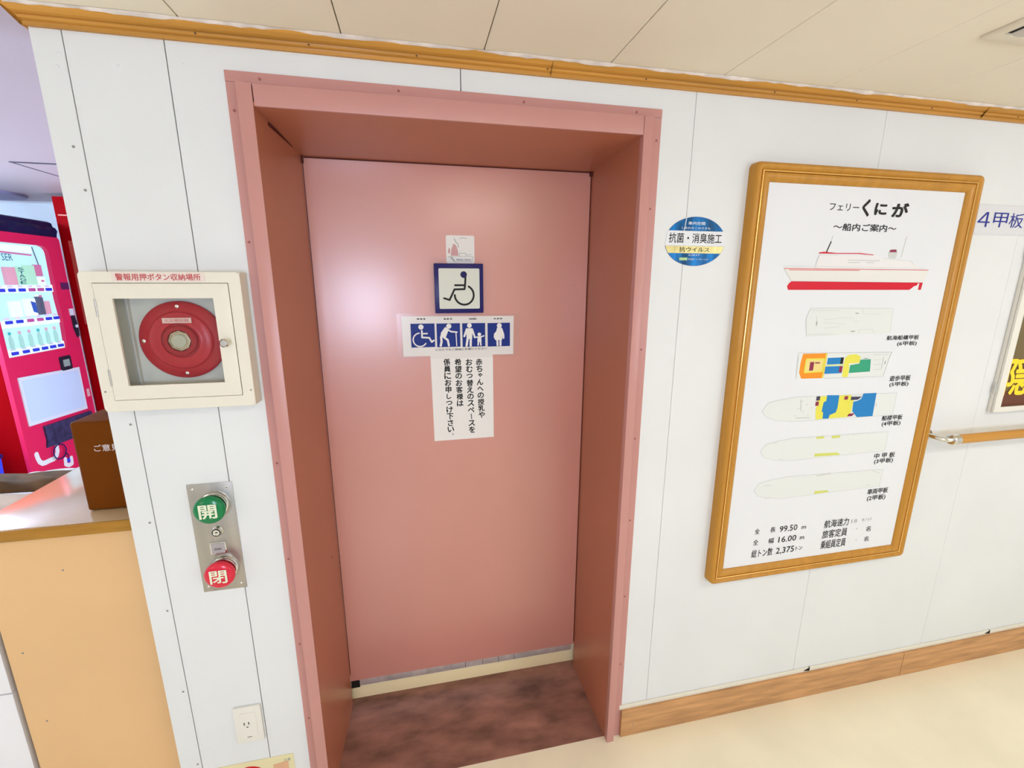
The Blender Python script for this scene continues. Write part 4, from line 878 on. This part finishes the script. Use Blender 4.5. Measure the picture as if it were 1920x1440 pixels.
nb = prism('note_reader', VM, rrect(2.275, 2.375, 1.015, 1.108, 0.012), 0.0, 0.005, vmblack_m, t)
box('note_slot', VM, 2.298, 2.352, 1.040, 1.085, 0.0052, 0.009, mat('note_slot_grey', (0.32, 0.38, 0.34), 0.3), nb)
sb = prism('blank_panel', VM, [(1.931, 0.742), (2.429, 0.716), (2.433, 1.014), (1.933, 1.040)], 0.0, 0.005, vmwhite_m, t)
prism('blank_sheet', VM, [(1.952, 0.765), (2.410, 0.740), (2.410, 0.995), (1.955, 1.017)], 0.0052, 0.007, mat('pale_blue_sheet', (0.62, 0.74, 0.92), 0.4), sb)
box('small_tag', VM, 2.460, 2.485, 0.795, 0.850, 0.0, 0.003, mat('tag_pink', (0.75, 0.45, 0.45), 0.4), t)
tr_ = prism('drink_tray', VM, [(2.028, 0.711), (2.450, 0.694), (2.462, 0.640), (2.330, 0.555), (2.016, 0.575), (2.030, 0.62)], 0.0, 0.010, mat('tray_navy', (0.045, 0.045, 0.11), 0.35, var=0.5, vscale=30), t)
stroke('brand_stroke', VM, [(1.935, 0.563), (1.938, 0.535), (1.945, 0.510), (1.963, 0.492), (1.985, 0.489), (2.019, 0.489), (2.055, 0.487), (2.080, 0.500), (2.095, 0.525), (2.097, 0.555)], 0.030, 0.0, 0.002, paper_m, t)
stroke('brand_stroke', VM, [(2.141, 0.450), (2.135, 0.415), (2.160, 0.398), (2.188, 0.400), (2.192, 0.440)], 0.026, 0.0, 0.002, paper_m, t)
box('blue_chip', VM, 2.152, 2.176, 0.420, 0.446, 0.0022, 0.004, vmblue_m, t)
bm = bmesh.new(); add_tube(bm, [VM.p(2.095+0.052*math.cos(a_), 0.520+0.048*math.sin(a_), 0.014) for a_ in [2*PI*k/24 for k in range(25)]], 0.0035, 8, False)
add_tube(bm, [VM.p(2.140, 0.500, 0.012), VM.p(2.160, 0.470, 0.010), VM.p(2.165, 0.447, 0.006)], 0.003, 8); obj('cord_loop', bm, navy_m, t)
for y in (Y0+0.05, Y1-0.05):
    for x in (-2.90, -2.38): box('foot', TOP, x-0.02, x+0.02, y-0.02, y+0.02, 0.0, 0.061, vmblack_m, t)

# drinks on display: one of each kind, then copies
def bottle(y, capm, label, group=None):
    z = 1.200
    r = thing('drink_bottle', (-2.3145, y, z), label, 'bottle', group)
    Pb = Pl((-2.3145, y, z), (1, 0, 0), (0, 1, 0), (0, 0, 1))
    lathe('bottle_body', Pb, 0, 0, [(0, 0.0), (0.0095, 0.0), (0.010, 0.006), (0.010, 0.058), (0.0085, 0.068), (0.0045, 0.082), (0.0045, 0.090)], litbot_m, r, 12)
    lathe('bottle_cap', Pb, 0, 0, [(0.0060, 0.088), (0.0060, 0.104), (0, 0.105)], capm, r, 12)
    return r
bys = (1.975, 2.045, 2.115, 2.185, 2.250, 2.318)
bottle(bys[0], litcap_m, 'clear teal capped bottle, leftmost in the bottom display row', 'bottles in the bottom display row')
bottle(bys[3], litcap_m, 'clear teal capped bottle amid the pink capped ones in the display', 'bottles in the bottom display row')
for k, lab in ((1, 'pink capped clear bottle next to the leftmost teal capped bottle'), (2, 'pink capped clear bottle directly left of the second teal capped bottle'),
               (4, 'pink capped clear bottle second from the right in the bottom display row'), (5, 'pink capped clear bottle at the right end of the bottom display row')):
    bottle(bys[k], litpinkcap_m, lab, 'bottles in the bottom display row')
def pack(name, y0, y1, z0, z1, m, label, cat, cap=None):
    r = thing(name, (-2.3145, (y0+y1)/2, z0), label, cat)
    box('pack_body', VM, y0, y1, z0, z1, -0.0235, -0.006, m, r, bev=0.003)
    if cap: cap(r)
    return r
pack('drink_pack', 2.125, 2.205, 1.3875, 1.490, lit_w_m, 'white drink pack with a blue patch in the middle display row', 'drink', lambda r: prism('blue_patch', VM, [(2.165, 1.475), (2.200, 1.465), (2.203, 1.400), (2.172, 1.410)], -0.0058, -0.0045, litblue_m, r))
pack('drink_can', 2.222, 2.243, 1.3875, 1.500, litgrey_m, 'slim dark grey can left in the dark pair of the middle display row', 'drink', lambda r: box('can_top', VM, 2.223, 2.242, 1.5005, 1.512, -0.021, -0.009, lit_w_m, r))
pack('drink_can', 2.246, 2.268, 1.3875, 1.495, litgrey_m, 'slim dark grey can right in the dark pair of the middle display row', 'drink', lambda r: box('can_top', VM, 2.247, 2.267, 1.4955, 1.508, -0.021, -0.009, litpink_m, r))
pack('drink_can', 2.290, 2.316, 1.3875, 1.470, litpinkcap_m, 'short pale pink can right of the dark cans in the display', 'drink')
pack('drink_pack', 2.020, 2.095, 1.3875, 1.480, lit_w_m, 'plain white drink pack left of the blue patched one', 'drink')
pack('drink_pack', 2.180, 2.255, 1.5730, 1.690, litgreen_m, 'pale green drink pack in the top display row', 'drink')
pack('drink_pack', 2.262, 2.312, 1.6250, 1.695, litpink_m, 'pink drink pack standing at the upper right of the display', 'drink')
pack('drink_pack', 2.270, 2.322, 1.5730, 1.620, lit_w_m, 'small white pack with a pink mark below the pink drink pack', 'drink', lambda r: box('pink_mark', VM, 2.285, 2.308, 1.590, 1.602, -0.0058, -0.0045, litpink_m, r))
r = pack('drink_pack', 2.120, 2.172, 1.5730, 1.680, litgreen_m, 'pale drink pack with dark upright lettering in the top display row', 'drink')
bm = bmesh.new()
for i, ch in enumerate('STAGE'): add_text(bm, VM, ch, 2.126, 2.168, 1.658-i*0.020, 1.674-i*0.020, -0.0050, 0.01)
obj('lettering', bm, litink_m, r)
pack('drink_pack', 2.035, 2.110, 1.5730, 1.675, litpinkcap_m, 'pale pink drink pack at the left of the top display row', 'drink')

# navy cover on the machine
bm = bmesh.new(); rows = []
for i in range(25):
    y = 1.90 + (2.500-1.90)*i/24; w1 = 0.004*math.sin(i*1.3)+0.006*math.sin(i*0.5)
    rows.append([bm.verts.new(c_) for c_ in ((-2.305+w1*0.5, y, 1.876), (-2.302+w1*0.4, y, 1.895), (-2.292+w1, y, 1.918+w1*0.4), (-2.300+w1, y, 1.935), (-2.318, y, 1.945+w1*0.5), (-2.322, y, 1.966), (-2.340, y, 1.975), (-2.60, y, 1.972), (-2.62, y, 1.876))])
for a_, b_ in zip(rows, rows[1:]):
    for k in range(8): bm.faces.new((a_[k], b_[k], b_[k+1], a_[k+1]))
bm.faces.new(rows[0]); bm.faces.new(rows[-1][::-1])
for a_, b_ in zip(rows, rows[1:]): bm.faces.new((a_[8], b_[8], b_[0], a_[0]))
tag(obj('navy_cover', bm, navycloth_m, smooth=True), 'folded dark navy cover lying on top of the lit vending machine', 'cover')

# tall red cabinet beyond
t = thing('tall_red_cabinet', (-1.95, 2.66, 0), 'tall dark red cabinet between the lit vending machine and the wall corner', 'cabinet')
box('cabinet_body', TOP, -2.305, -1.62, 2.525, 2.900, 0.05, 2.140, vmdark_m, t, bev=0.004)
box('plinth', TOP, -2.29, -1.64, 2.54, 2.81, 0.0, 0.049, vmblack_m, t)
box('top_edge', TOP, -2.235, -1.62, 2.520, 2.900, 2.141, 2.156, vmblack_m, t)
RP = Pl((0, 2.525, 0), (1, 0, 0), (0, 0, 1), (0, -1, 0))
box('reflection_strip', RP, -2.285, -2.235, 2.018, 2.026, 0.0, 0.006, mat('salmon_reflection', (0.75, 0.25, 0.18), 0.4), t)  # orange reflection on the glossy side, painted as a thin strip
box('reflection_patch', RP, -2.262, -2.205, 1.30, 1.86, 0.0, 0.0025, mat('reflected_wood_red', (0.42, 0.07, 0.05), 0.4, var=0.2, vscale=5, spec=0.1), t)  # wood-toned gloss reflection put into the colour of a thin patch

# blue bin at the far left
t = thing('blue_bin', (-2.35, 1.65, 0), 'blue plastic bin at the near side of the red vending machine', 'bin')
bm = bmesh.new(); add_prism(bm, Pl((0, 1.55, 0), (1, 0, 0), (0, 0, 1), (0, 1, 0)), [(-2.70, 0.0), (-2.40, 0.0), (-2.365, 0.60), (-2.74, 0.60)], 0.0, 0.24); obj('bin_body', bm, blueplastic_m, t)
box('bin_rim', TOP, -2.75, -2.36, 1.54, 1.80, 0.601, 0.625, navy_m, t, bev=0.004)

bpy.data.objects.remove(_to)
